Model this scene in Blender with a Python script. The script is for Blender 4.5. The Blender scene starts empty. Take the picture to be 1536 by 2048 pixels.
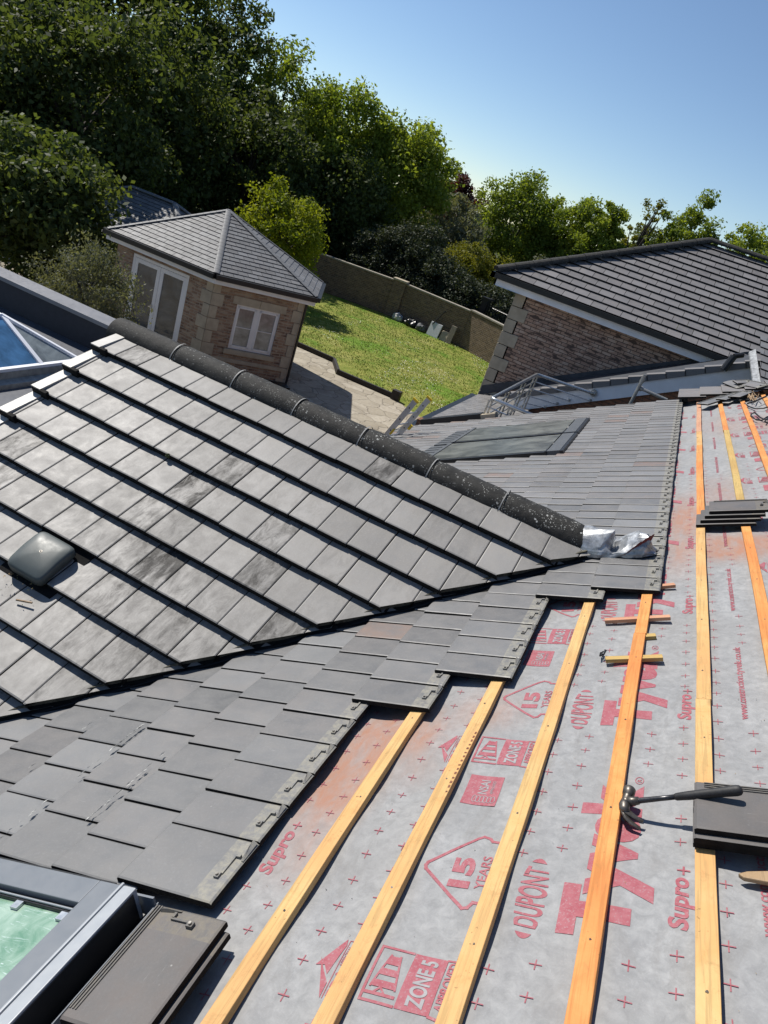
import bpy, bmesh, math, random
import numpy as np
from mathutils import Vector, Matrix, noise as mnoise
random.seed(7); rng = np.random.default_rng(7)
scene = bpy.context.scene
COL = scene.collection
OZ = 5.7                      # camera height over the garden ground
R = math.radians
sin, cos, pi = math.sin, math.cos, math.pi

# ------------------------------------------------------------------ camera, sun, sky
cam_d = bpy.data.cameras.new('camera'); cam = bpy.data.objects.new('camera', cam_d); COL.objects.link(cam)
RX = Vector((0.87286836, 0.38338733, 0.3018526)); RY = Vector((0.42044249, -0.27697024, -0.86401134)); RZ = Vector((-0.24764681, 0.88107982, -0.40295088))
M3 = Matrix((RX, -RY, -RZ)).transposed()
cam.matrix_world = Matrix.Translation((0, 0, OZ)) @ M3.to_4x4()
cam_d.sensor_fit = 'VERTICAL'; cam_d.sensor_height = 36; cam_d.sensor_width = 27
cam_d.lens = 1438.2 / 2048 * 36; cam_d.clip_start = 0.05; cam_d.clip_end = 3000
scene.camera = cam

SUN = Vector((-0.62, 0.215, 0.755)).normalized()
sd = bpy.data.lights.new('sun', 'SUN'); so = bpy.data.objects.new('sun', sd); COL.objects.link(so)
sd.energy = 5.0; sd.angle = R(0.55); sd.color = (1.0, 0.95, 0.87)
so.rotation_euler = SUN.to_track_quat('Z', 'Y').to_euler(); so.location = (-20, 10, 40)
w = bpy.data.worlds.new('World'); scene.world = w; w.use_nodes = True
nt = w.node_tree; nt.nodes.clear()
sky = nt.nodes.new('ShaderNodeTexSky'); sky.sky_type = 'NISHITA'; sky.sun_disc = False
sky.sun_elevation = math.asin(SUN.z); sky.sun_rotation = math.atan2(SUN.x, SUN.y)
sky.altitude = 1200; sky.air_density = 1.0; sky.dust_density = 0.0; sky.ozone_density = 3.0
bg = nt.nodes.new('ShaderNodeBackground'); bg.inputs[1].default_value = 0.10
wo = nt.nodes.new('ShaderNodeOutputWorld'); nt.links.new(sky.outputs[0], bg.inputs[0]); nt.links.new(bg.outputs[0], wo.inputs[0])
scene.view_settings.view_transform = 'Standard'; scene.view_settings.look = 'None'
scene.view_settings.exposure = 0.2; scene.view_settings.gamma = 1

# ------------------------------------------------------------------ node helpers
class NB:
    def __init__(s, name):
        s.m = bpy.data.materials.new(name); s.m.use_nodes = True; s.t = s.m.node_tree
        s.p = s.t.nodes['Principled BSDF']; s.out = s.t.nodes['Material Output']
    def n(s, typ, **kw):
        x = s.t.nodes.new(typ)
        for k, v in kw.items(): setattr(x, k, v)
        return x
    def l(s, a, b): s.t.links.new(a, b)
    def put(s, sock, v):
        if hasattr(v, 'is_linked') or hasattr(v, 'links'): s.l(v, sock)
        elif isinstance(v, (tuple, list)) and len(v) == 3 and sock.type == 'RGBA': sock.default_value = (*v, 1)
        else: sock.default_value = v
    def coord(s, kind='Object', scale=(1, 1, 1), rot=(0, 0, 0)):
        tc = s.n('ShaderNodeTexCoord'); mp = s.n('ShaderNodeMapping')
        mp.inputs['Scale'].default_value = scale; mp.inputs['Rotation'].default_value = rot
        s.l(tc.outputs[kind], mp.inputs[0]); return mp.outputs[0]
    def noise(s, vec, scale=5, detail=4, rough=.55, dist=0):
        x = s.n('ShaderNodeTexNoise'); s.l(vec, x.inputs['Vector']); x.inputs['Scale'].default_value = scale
        x.inputs['Detail'].default_value = detail; x.inputs['Roughness'].default_value = rough; x.inputs['Distortion'].default_value = dist
        return x.outputs[0]
    def voro(s, vec, scale=5, feature='F1', out=0):
        x = s.n('ShaderNodeTexVoronoi', feature=feature); s.l(vec, x.inputs['Vector']); x.inputs['Scale'].default_value = scale
        return x.outputs[out]
    def rng(s, v, a, b, c=0., d=1.):
        x = s.n('ShaderNodeMapRange'); s.put(x.inputs[0], v)
        for i, k in enumerate((a, b, c, d)): s.put(x.inputs[i + 1], k)
        return x.outputs[0]
    def math(s, op, a, b=0.):
        x = s.n('ShaderNodeMath', operation=op); s.put(x.inputs[0], a); s.put(x.inputs[1], b); return x.outputs[0]
    def mix(s, f, a, b, mode='MIX'):
        x = s.n('ShaderNodeMix', data_type='RGBA', blend_type=mode); s.put(x.inputs[0], f); s.put(x.inputs[6], a); s.put(x.inputs[7], b); return x.outputs[2]
    def attr(s, name='Col'):
        x = s.n('ShaderNodeAttribute', attribute_name=name); y = s.n('ShaderNodeSeparateColor'); s.l(x.outputs['Color'], y.inputs[0]); return y.outputs
    def objrand(s): return s.n('ShaderNodeObjectInfo').outputs['Random']
    def bump(s, h, strength=.3, dist=.01):
        x = s.n('ShaderNodeBump'); x.inputs['Strength'].default_value = strength; x.inputs['Distance'].default_value = dist
        s.l(h, x.inputs['Height']); s.l(x.outputs[0], s.p.inputs['Normal'])
    def done(s, col=None, rough=None, metal=None, spec=None):
        for k, v in (('Base Color', col), ('Roughness', rough), ('Metallic', metal), ('Specular IOR Level', spec)):
            if v is not None: s.put(s.p.inputs[k], v)
        return s.m

def tile_mat(name, base, dark=.5, streak=False, rough=(.38, .6), headcol=(.25, .235, .19), bumpd=.0015, spec=.5):
    b = NB(name); v = b.coord(); a = b.attr()
    of = b.n('ShaderNodeCombineXYZ'); b.l(b.math('MULTIPLY', a[0], 61.), of.inputs[0]); b.l(b.math('MULTIPLY', a[0], 37.), of.inputs[2]); av = b.n('ShaderNodeVectorMath', operation='ADD'); b.l(v, av.inputs[0]); b.l(of.outputs[0], av.inputs[1]); v1 = av.outputs[0]
    big = b.noise(v, 1.6, 5, .6); mid = b.noise(v1, 9, 6, .65, .3); fine = b.noise(v, 90, 4, .7)
    c = b.mix(b.rng(a[0], 0, 1, .0, 1.), tuple(x * .74 for x in base), tuple(x * 1.28 for x in base))
    c = b.mix(b.rng(mid, .35, .75, 0, .40), c, tuple(x * f for x, f in zip(base, (1.40, 1.34, 1.26))))
    c = b.mix(b.rng(big, .45, .7, 0, dark), c, tuple(x * .42 for x in base))
    if streak:
        sv = b.coord(scale=(7, 1.1, 1.1)); s1 = b.noise(sv, 1.4, 6, .7, .2); s2 = b.noise(v, .8, 3, .5)
        k = b.math('MULTIPLY', b.rng(s1, .44, .58, 0, 1), b.rng(s2, .42, .56, 0, 1))
        k = b.math('MULTIPLY', k, b.rng(a[2], .35, 1., .06, .9)); c = b.mix(k, c, tuple(x * .16 for x in base))
        # algae-dark rim along the tail of some tiles
        mid2 = b.noise(b.coord(scale=(2.6, 1, 1)), 6, 7, .72, .5); kk = b.math('MULTIPLY', a[2], b.rng(mid2, .42, .64, 0, 1)); c = b.mix(b.math('MULTIPLY', kk, .85), c, (.016, .014, .012)); dirt = b.math('MAXIMUM', k, kk)
        sp = b.rng(b.voro(v, 26), .05, .09, 1, 0); sp = b.math('MULTIPLY', sp, b.rng(b.noise(v, 3), .5, .62)); c = b.mix(b.math('MULTIPLY', sp, .5), c, (.2, .19, .16))
    else:
        k = b.math('MULTIPLY', a[2], b.rng(mid, .3, .7, .25, 1)); c = b.mix(b.math('MULTIPLY', k, .8), c, (.21, .13, .095))
        sp = b.rng(b.voro(v, 14), .03, .06, 1, 0); sp = b.math('MULTIPLY', sp, b.rng(b.noise(v, 2), .56, .66)); c = b.mix(sp, c, (.5, .5, .47))
        scr = b.noise(b.coord(scale=(2, 26, 2), rot=(0, 0, .5)), 5, 3, .6); c = b.mix(b.rng(scr, .69, .74, 0, .35), c, (.3, .3, .29))
    hk = b.math('MULTIPLY', a[1], b.rng(b.noise(v, 38, 5, .7), .38, .62, .05, .95)); c = b.mix(hk, c, headcol)
    f2 = b.noise(v, 240, 2, .6); c = b.mix(b.rng(fine, .52, .76, 0, .24), c, tuple(x * 1.8 for x in base)); c = b.mix(b.rng(f2, .58, .74, 0, .22), c, tuple(x * .5 for x in base))
    b.bump(b.math('ADD', b.math('MULTIPLY', fine, .5), mid), .5, bumpd)
    if streak: spec = b.math('MULTIPLY', b.math('SUBTRACT', 1., b.math('MULTIPLY', dirt, .85)), spec)
    return b.done(c, b.rng(mid, .3, .7, rough[0], rough[1]), spec=spec)
def plain(name, col, rough=.6, metal=0., var=.25, scale=12, bumpd=0., spec=.5, coat=0):
    b = NB(name); v = b.coord(); n1 = b.noise(v, scale, 5, .6); n2 = b.noise(v, scale * 9, 3, .6)
    c = b.mix(b.rng(n1, .3, .7), tuple(x * (1 - var) for x in col), tuple(min(1, x * (1 + var)) for x in col))
    if bumpd: b.bump(b.math('ADD', n1, b.math('MULTIPLY', n2, .4)), .5, bumpd)
    return b.done(c, b.rng(n2, .3, .7, max(.02, rough - .08), min(1, rough + .08)), metal, spec)
def wood_mat(name, c0, c1, c2):
    b = NB(name); v = b.coord(); r = b.objrand()
    off = b.n('ShaderNodeVectorMath', operation='ADD'); b.l(v, off.inputs[0]); cx = b.n('ShaderNodeCombineXYZ')
    b.l(b.math('MULTIPLY', r, 37.), cx.inputs[1]); b.l(cx.outputs[0], off.inputs[1])
    st = b.n('ShaderNodeMapping'); b.l(off.outputs[0], st.inputs[0]); st.inputs['Scale'].default_value = (42, 1.5, 42)
    g = b.noise(st.outputs[0], 1.6, 5, .62, 1.2); pat = b.noise(off.outputs[0], 5.5, 6, .7, .8); lo = b.noise(off.outputs[0], 1.3, 2)
    c = b.mix(b.rng(pat, .38, .66), c0, c1)
    c = b.mix(b.rng(lo, .42, .6, 0, .75), c, c2)
    c = b.mix(b.rng(g, .49, .60, 0, .55), c, tuple(x * .58 for x in c0)); dirt = b.noise(off.outputs[0], 11, 6, .75, 1.); c = b.mix(b.rng(dirt, .56, .70, 0, .5), c, tuple(x * .5 for x in c1))
    ks = b.n('ShaderNodeMapping'); b.l(off.outputs[0], ks.inputs[0]); ks.inputs['Scale'].default_value = (5, 2.2, 5); kn = b.voro(ks.outputs[0], 1.); ring = b.rng(kn, .05, .11, 1, 0); c = b.mix(b.math('MULTIPLY', ring, .6), c, tuple(x * .38 for x in c1))
    sp = b.rng(b.noise(off.outputs[0], 70, 2), .70, .74); c = b.mix(b.math('MULTIPLY', sp, .55), c, (.12, .05, .02))
    b.bump(g, .35, .002)
    return b.done(c, b.rng(g, .3, .7, .5, .75), spec=.35)
def brick_mat(name, ca, cb, cc, mortar, dark=.5, patch=(.05, .035, .03)):
    b = NB(name); uv = b.coord('UV')
    br = b.n('ShaderNodeTexBrick'); b.l(uv, br.inputs['Vector'])
    for k, x in (('Scale', 1.), ('Brick Width', .225), ('Row Height', .075), ('Mortar Size', .0075), ('Mortar Smooth', .25), ('Bias', -.1)): br.inputs[k].default_value = x
    br.inputs['Color1'].default_value = (*ca, 1); br.inputs['Color2'].default_value = (*cb, 1); br.inputs['Mortar'].default_value = (*mortar, 1)
    # a second per-brick random: noise sampled on brick-sized cells
    cell = b.n('ShaderNodeMapping'); b.l(uv, cell.inputs[0]); cell.inputs['Scale'].default_value = (4.4, 13.3, 1)
    n1 = b.noise(cell.outputs[0], .9, 1, .5); n2 = b.noise(uv, 1.1, 3, .6); n3 = b.noise(uv, 60, 4, .7)
    c = b.mix(b.math('MULTIPLY', b.rng(n1, .55, .6), b.math('SUBTRACT', 1., br.outputs['Fac'])), br.outputs['Color'], cc)
    c = b.mix(b.math('MULTIPLY', b.rng(n1, .40, .36), b.math('MULTIPLY', b.math('SUBTRACT', 1., br.outputs['Fac']), dark)), c, patch)
    c = b.mix(b.rng(n2, .4, .7, 0, .3), c, tuple(x * .5 for x in ca)); c = b.mix(b.rng(n3, .4, .8, 0, .3), c, mortar)
    b.bump(b.math('ADD', b.math('MULTIPLY', br.outputs['Fac'], -1.), b.math('MULTIPLY', n3, .25)), .7, .008)
    return b.done(c, .85, spec=.25)
def leaf_mat(name, ca, cb, trans=.35):
    b = NB(name); a = b.attr()
    c = b.mix(a[0], ca, cb); c = b.mix(b.rng(b.objrand(), 0, 1, 0, .3), c, tuple(x * .7 for x in ca))
    b.done(c, .6, spec=.22)
    tr = b.n('ShaderNodeBsdfTranslucent'); b.l(b.mix(1., c, (1.5, 1.45, .55), 'MULTIPLY'), tr.inputs[0])
    mx = b.n('ShaderNodeMixShader'); mx.inputs[0].default_value = trans
    b.l(b.p.outputs[0], mx.inputs[1]); b.l(tr.outputs[0], mx.inputs[2]); b.l(mx.outputs[0], b.out.inputs[0])
    return b.m

M = {}
M['tile'] = tile_mat('roof_tile_charcoal', (.150, .152, .154), dark=.3, rough=(.45, .62))
M['tile_loose'] = tile_mat('roof_tile_loose', (.092, .091, .091), dark=.4, rough=(.5, .68), headcol=(.15, .13, .10))
M['tile_cross'] = tile_mat('roof_tile_weathered', (.212, .204, .193), dark=.28, streak=True, rough=(.56, .70), spec=.9)
M['tile_far'] = tile_mat('roof_tile_dark', (.155, .150, .152), dark=.25, rough=(.5, .62), bumpd=.001)
M['slate'] = tile_mat('slate_grey', (.135, .138, .142), dark=.3, rough=(.55, .68), bumpd=.001, spec=.4)
M['tile_edge'] = plain('tile_side_dark_shaded', (.014, .0135, .013), .85, var=.4, scale=30, bumpd=.001, spec=.15)  # tile body is dark; blackened further to paint shade on the sides
M['nail'] = plain('nail_metal', (.30, .28, .25), .45, .8, .5, 60)
M['ridge_grey'] = None
def ridge_mat():
    b = NB('ridge_concrete'); v = b.coord(); n = b.noise(v, 14, 6, .7); f = b.noise(v, 120, 3, .7); a = b.attr()
    c = b.mix(b.rng(n, .35, .7), (.012, .012, .011), (.040, .038, .034))
    lump = b.n('ShaderNodeVectorMath', operation='ADD'); b.l(v, lump.inputs[0]); nn = b.n('ShaderNodeTexNoise'); b.l(v, nn.inputs['Vector']); nn.inputs['Scale'].default_value = 45
    sc = b.n('ShaderNodeVectorMath', operation='SCALE'); b.l(nn.outputs['Color'], sc.inputs[0]); sc.inputs['Scale'].default_value = .02; b.l(sc.outputs[0], lump.inputs[1])
    vo = b.voro(lump.outputs[0], 30); pr = b.rng(b.noise(v, 5, 4), .42, .60)
    sp = b.math('MULTIPLY', b.math('MULTIPLY', b.rng(vo, .17, .24, 1, 0), pr), a[0]); c = b.mix(sp, c, (.48, .48, .45))
    vo2 = b.voro(lump.outputs[0], 75); sp2 = b.math('MULTIPLY', b.math('MULTIPLY', b.rng(vo2, .2, .27, 1, 0), b.rng(b.noise(v, 12, 3), .46, .56)), a[0]); c = b.mix(sp2, c, (.36, .36, .33))
    b.bump(b.math('ADD', n, b.math('MULTIPLY', f, .8)), .8, .004)
    return b.done(c, .75, spec=.3)
M['ridge'] = ridge_mat()
M['ridge_clip'] = plain('ridge_union_grey', (.24, .24, .23), .6, var=.4, scale=40)
M['verge'] = plain('verge_upvc', (.48, .46, .42), .5, var=.15, scale=8)
M['valley'] = plain('valley_trim', (.085, .08, .062), .8, var=.6, scale=25, bumpd=.003, spec=.2)
M['matt'] = plain('matt_black', (.012, .012, .012), .9, spec=.1)
M['lead'] = plain('lead_sheet', (.05, .055, .065), .55, .2, .35, 6, .003)
M['lead_light'] = plain('lead_sheet_pale', (.34, .35, .36), .42, .5, .45, 22, .002)
M['black'] = plain('black_plastic', (.012, .012, .013), .4, var=.2)
M['white'] = plain('white_upvc', (.72, .72, .72), .35, var=.06, scale=3)
M['white2'] = plain('white_fascia', (.78, .79, .82), .4, var=.08, scale=3)
M['stone'] = plain('cast_stone', (.40, .345, .26), .85, var=.15, scale=5, bumpd=.003, spec=.2)
M['alu'] = plain('aluminium', (.50, .52, .55), .35, .7, .12, 6)
M['steel'] = plain('stainless_steel', (.52, .53, .53), .30, .85, .18, 9)
M['galv'] = plain('galvanised_tube', (.30, .30, .29), .5, .6, .4, 20)
M['yellow'] = plain('yellow_plastic', (.65, .45, .02), .5, var=.15)
M['vframe'] = plain('window_cladding_grey', (.165, .18, .20), .45, .1, .04, 2)
M['vframe_l'] = plain('window_cladding_light', (.33, .35, .37), .42, .1, .04, 3)
M['vent'] = plain('vent_plastic', (.070, .084, .082), .5, var=.08, scale=1.5, bumpd=.0)
M['woodY'] = wood_mat('batten_pine', (.60, .40, .165), (.58, .33, .115), (.58, .30, .11))
M['woodO'] = wood_mat('batten_orange', (.62, .25, .065), (.66, .33, .10), (.60, .19, .045))
M['woodP'] = wood_mat('batten_pink', (.52, .27, .16), (.56, .33, .19), (.50, .24, .14))
M['woodG'] = wood_mat('batten_ochre', (.48, .34, .11), (.54, .36, .13), (.42, .26, .08))
M['woodS'] = wood_mat('stake_wood', (.33, .22, .12), (.40, .28, .16), (.28, .18, .1))
M['brick_gh'] = brick_mat('brick_multi', (.31, .195, .125), (.215, .14, .10), (.38, .285, .20), (.36, .32, .255), .8, (.09, .055, .045))
M['brick_rh'] = brick_mat('brick_brown', (.46, .30, .215), (.36, .235, .18), (.54, .40, .31), (.080, .064, .053), .9, (.085, .06, .052))
M['brick_or'] = brick_mat('brick_orange', (.30, .13, .07), (.24, .11, .065), (.33, .17, .1), (.12, .09, .07))
M['brick_wall'] = brick_mat('brick_garden', (.175, .115, .072), (.13, .085, .056), (.225, .155, .105), (.27, .235, .185), .8, (.07, .05, .04))
def glass(name, col, rough=.06):
    b = NB(name); v = b.coord(); n = b.noise(v, 3, 4, .6, .6)
    c = b.mix(b.rng(n, .35, .65), tuple(x * .6 for x in col), tuple(min(1, x * 1.5) for x in col)); return b.done(c, rough, spec=.8)
M['glass'] = glass('window_glass_dark', (.045, .055, .065))
M['glass_blind'] = glass('window_glass_blind', (.20, .205, .20), .10)
M['glass_blue'] = glass('lantern_glass_blue', (.05, .13, .25))
M['glass_clear'] = glass('lantern_glass_pale', (.16, .18, .18), .12)
M['glass_far'] = glass('rooflight_glass_dusty', (.115, .118, .105), .3)
M['vframe_d'] = plain('window_cladding_dark', (.085, .09, .095), .5, .1, .1, 4)
def glass_green():
    b = NB('rooflight_glass_painted_reflection'); v = b.coord(); n = b.noise(v, 7, 6, .62, 1.6); s = b.noise(b.coord(scale=(1, 7, 1), rot=(0, 0, .7)), 6, 5, .7, 2.5)
    c = b.mix(b.rng(n, .35, .7), (.12, .24, .15), (.34, .45, .36)); c = b.mix(b.rng(s, .57, .72, 0, .75), c, (.72, .80, .80)); c = b.mix(b.rng(n, .30, .22), c, (.03, .06, .05))  # green tint and pale streaks paint reflected trees and sky into the glass
    return b.done(c, .08, spec=.8)
M['glass_green'] = glass_green()
M['trunk'] = plain('bark', (.045, .036, .028), .9, var=.4, scale=8, bumpd=.01)
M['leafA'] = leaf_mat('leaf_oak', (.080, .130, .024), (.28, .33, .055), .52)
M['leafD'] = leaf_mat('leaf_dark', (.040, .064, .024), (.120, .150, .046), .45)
M['leafY'] = leaf_mat('leaf_maple', (.12, .17, .016), (.34, .36, .035), .48)
M['leafC'] = leaf_mat('leaf_conifer', (.10, .12, .016), (.28, .26, .03), .35)
M['leafG'] = leaf_mat('leaf_willow', (.11, .12, .08), (.22, .23, .16), .3)
M['leafR'] = leaf_mat('leaf_copper', (.05, .016, .018), (.11, .035, .035), .3)
M['leafI'] = leaf_mat('leaf_ivy', (.018, .030, .014), (.085, .10, .062), .2)

# ------------------------------------------------------------------ mesh helpers
TH = R(28.5); DP = 1.68
UV_ = Vector((cos(TH), 0, sin(TH))); VV_ = Vector((0, 1, 0)); NV_ = Vector((-sin(TH), 0, cos(TH)))
def P(u, v, h=0.): return UV_ * u + VV_ * v + NV_ * (h - DP) + Vector((0, 0, OZ))       # point over the main slope
PH = R(27.5); C0, C1 = math.tan(PH), -4.197
def Cx(x, q, h=0.): return Vector((x, q * cos(PH) - h * sin(PH), C1 + q * sin(PH) + h * cos(PH) + OZ))   # near slope of the cross wing
def Wd(x, y, z): return Vector((x, y, z + OZ))

class MB:
    def __init__(s): s.v = []; s.f = []; s.m = []; s.c = []; s.uv = {}
    def add(s, pts, faces, mat=0, col=(.5, 0, 0)):
        o = len(s.v); s.v += [Vector(p) for p in pts]
        for f in faces: s.f.append([o + i for i in f]); s.m.append(mat); s.c.append(col)
        return o
    def box8(s, p, mat=0, col=(.5, 0, 0)):      # p: 4 bottom then 4 top, both counter-clockwise from above
        s.add(p, [(3, 2, 1, 0), (4, 5, 6, 7), (0, 1, 5, 4), (1, 2, 6, 5), (2, 3, 7, 6), (3, 0, 4, 7)], mat, col)
    def fbox(s, F, a0, a1, b0, b1, h0, h1, mat=0, col=(.5, 0, 0)):    # box in a frame F(a,b,h)
        s.box8([F(a0, b0, h0), F(a1, b0, h0), F(a1, b1, h0), F(a0, b1, h0), F(a0, b0, h1), F(a1, b0, h1), F(a1, b1, h1), F(a0, b1, h1)], mat, col)
    def quad(s, a, b, c, d, mat=0, col=(.5, 0, 0)): s.add([a, b, c, d], [(0, 1, 2, 3)], mat, col)
    def prism(s, poly, vec, mat=0, col=(.5, 0, 0)):
        n = len(poly); vec = Vector(vec); pts = [Vector(p) for p in poly] + [Vector(p) + vec for p in poly]
        s.add(pts, [tuple(range(n))[::-1], tuple(range(n, 2 * n))] + [(i, (i + 1) % n, n + (i + 1) % n, n + i) for i in range(n)], mat, col)
    def tube(s, path, rad, seg=10, mat=0, col=(.5, 0, 0), cap=True):
        path = [Vector(p) for p in path]; n = len(path); rs = rad if isinstance(rad, (list, tuple)) else [rad] * n
        pts = []; prev = None
        for i, p in enumerate(path):
            t = (path[min(i + 1, n - 1)] - path[max(i - 1, 0)]).normalized()
            a = (prev - t * prev.dot(t)) if prev is not None else t.orthogonal()
            a.normalize(); b = t.cross(a); prev = a
            pts += [p + (a * cos(2 * pi * k / seg) + b * sin(2 * pi * k / seg)) * rs[i] for k in range(seg)]
        fs = [(i * seg + k, i * seg + (k + 1) % seg, (i + 1) * seg + (k + 1) % seg, (i + 1) * seg + k) for i in range(n - 1) for k in range(seg)]
        if cap: fs += [tuple(range(seg))[::-1], tuple((n - 1) * seg + k for k in range(seg))]
        s.add(pts, fs, mat, col)
    def wall(s, a, b, z0, z1, th=.1, mat=0, col=(.5, 0, 0)):    # vertical wall slab a->b (xy), thickness to the left of a->b, world z
        a = Vector((a[0], a[1], 0)); b = Vector((b[0], b[1], 0)); d = (b - a).normalized(); n = Vector((-d.y, d.x, 0)) * th
        q = [a, b, b + n, a + n]; s.box8([x + Vector((0, 0, z0)) for x in q] + [x + Vector((0, 0, z1)) for x in q], mat, col)
    def build(s, name, mats, parent=None, loc=None, smooth=False, bevel=0, auto_uv=False):
        mats = mats if isinstance(mats, (list, tuple)) else [mats]
        if parent is not None:
            r = parent
            while r.parent: r = r.parent
            o0 = r.location.copy()
        else:
            if loc is None:
                xs = [p.x for p in s.v]; ys = [p.y for p in s.v]; zs = [p.z for p in s.v]
                loc = Vector(((min(xs) + max(xs)) / 2, (min(ys) + max(ys)) / 2, min(zs)))
            o0 = Vector(loc)
        me = bpy.data.meshes.new(name); me.from_pydata([tuple(p - o0) for p in s.v], [], s.f)
        for m in mats: me.materials.append(m)
        me.polygons.foreach_set('material_index', s.m)
        ca = me.color_attributes.new('Col', 'FLOAT_COLOR', 'CORNER'); cols = []
        for f, c in zip(s.f, s.c): cols += [c[0], c[1], c[2], 1.] * len(f)
        ca.data.foreach_set('color', cols)
        if auto_uv:
            uvl = me.uv_layers.new(name='UVMap'); vs = s.v
            for p in me.polygons:
                n = p.normal
                t = Vector((-n.y, n.x, 0)) if abs(n.z) < .9 else Vector((1, 0, 0))
                t.normalize(); up = Vector((0, 0, 1)) if abs(n.z) < .9 else Vector((0, 1, 0))
                for li in p.loop_indices:
                    q = vs[me.loops[li].vertex_index]; uvl.data[li].uv = (q.dot(t), q.dot(up))
        if smooth: me.polygons.foreach_set('use_smooth', [True] * len(me.polygons))
        me.update()
        o = bpy.data.objects.new(name, me); COL.objects.link(o)
        if parent is not None: o.parent = parent
        else: o.location = o0
        if bevel:
            bm_ = o.modifiers.new('bevel', 'BEVEL'); bm_.width = bevel; bm_.segments = 2; bm_.limit_method = 'ANGLE'; bm_.angle_limit = R(40)
        return o
def thing(name, label, cat, loc, group=None):
    o = bpy.data.objects.new(name, None); COL.objects.link(o); o.location = loc; o.empty_display_size = .2
    return tag(o, label, cat, group)
def tag(o, label, cat, group=None, kind=None):
    o['label'] = label; o['category'] = cat
    if group: o['group'] = group
    o['kind'] = kind or 'thing'
    return o
def structure(o): o['kind'] = 'structure'; return o
def cut(o, co, no):            # keep the side away from no
    me = o.data; bm = bmesh.new(); bm.from_mesh(me); off = o.location if not o.parent else o.parent.location
    q = o
    while q.parent: q = q.parent
    bmesh.ops.bisect_plane(bm, geom=bm.verts[:] + bm.edges[:] + bm.faces[:], plane_co=Vector(co) - q.location, plane_no=no, clear_outer=True)
    bm.to_mesh(me); bm.free(); me.update()
# ------------------------------------------------------------------ ground
def sheet(name, poly, mat, z, sub=0):
    mb = MB(); mb.add([(p[0], p[1], z) for p in poly], [tuple(range(len(poly)))]); return structure(mb.build(name, mat, loc=(poly[0][0], poly[0][1], z)))
def lawn_mat():
    b = NB('lawn_grass'); v = b.coord(); n1 = b.noise(v, .45, 4, .6); n2 = b.noise(v, 2.2, 5, .65, .4); n3 = b.noise(v, 16, 5, .7)
    c = b.mix(b.rng(n2, .38, .62), (.145, .195, .018), (.33, .325, .075)); c = b.mix(b.rng(n1, .52, .62, 0, .8), c, (.11, .24, .010)); c = b.mix(b.rng(n1, .42, .34, 0, .6), c, (.40, .36, .12))
    c = b.mix(b.rng(n3, .4, .7, 0, .55), c, (.06, .10, .009))
    d = b.math('MULTIPLY', b.rng(b.voro(v, 7), .07, .13, 1, 0), b.rng(b.noise(v, .7, 3), .52, .6)); c = b.mix(d, c, (.75, .75, .68))
    b.bump(b.math('ADD', n3, n2), 1., .05); return b.done(c, .8, spec=.2)
def drive_mat():
    b = NB('crazy_paving'); v = b.coord(); wn = b.n('ShaderNodeTexNoise'); b.l(v, wn.inputs['Vector']); wn.inputs['Scale'].default_value = 2.5
    ad = b.n('ShaderNodeVectorMath', operation='ADD'); b.l(v, ad.inputs[0]); sc = b.n('ShaderNodeVectorMath', operation='SCALE'); b.l(wn.outputs['Color'], sc.inputs[0]); sc.inputs['Scale'].default_value = .35; b.l(sc.outputs[0], ad.inputs[1])
    e = b.voro(ad.outputs[0], 1.9, 'DISTANCE_TO_EDGE'); cell = b.n('ShaderNodeTexVoronoi'); b.l(ad.outputs[0], cell.inputs['Vector']); cell.inputs['Scale'].default_value = 1.9
    sx = b.n('ShaderNodeSeparateColor'); b.l(cell.outputs['Color'], sx.inputs[0]); n = b.noise(v, 9, 5, .65); n2 = b.noise(v, 1.2, 3)
    c = b.mix(sx.outputs[0], (.32, .285, .22), (.45, .41, .335)); c = b.mix(b.rng(n, .35, .7, 0, .6), c, (.26, .22, .16)); c = b.mix(b.rng(n2, .5, .66, 0, .45), c, (.20, .17, .13))
    c = b.mix(b.rng(e, .0, .035, .75, 0), c, (.14, .12, .095)); b.bump(b.math('ADD', b.rng(e, 0, .04), b.math('MULTIPLY', n, .4)), .6, .02)
    return b.done(c, .8, spec=.25)
def soil_mat():
    b = NB('woodland_floor'); v = b.coord(); n = b.noise(v, .5, 6, .65); c = b.mix(b.rng(n, .35, .65), (.03, .035, .014), (.075, .08, .03)); return b.done(c, .95, spec=.1)
sheet('ground', [(-700, -300), (700, -300), (700, 1200), (-700, 1200)], soil_mat(), -.02)
sheet('lawn', [(-26, 11), (4, 11), (4, 31), (-6.4, 31.5), (-8.5, 32.7), (-12.3, 33.2), (-26, 30)], lawn_mat(), -.004)
sheet('driveway', [(-20, 4), (-3.0, 4), (-3.0, 16.4), (-4.4, 18.2), (-5.3, 19.4), (-6.4, 20.06), (-8.55, 20.06), (-9.2, 21.16), (-12.5, 21.3), (-20, 18)], drive_mat(), .012)
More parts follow.
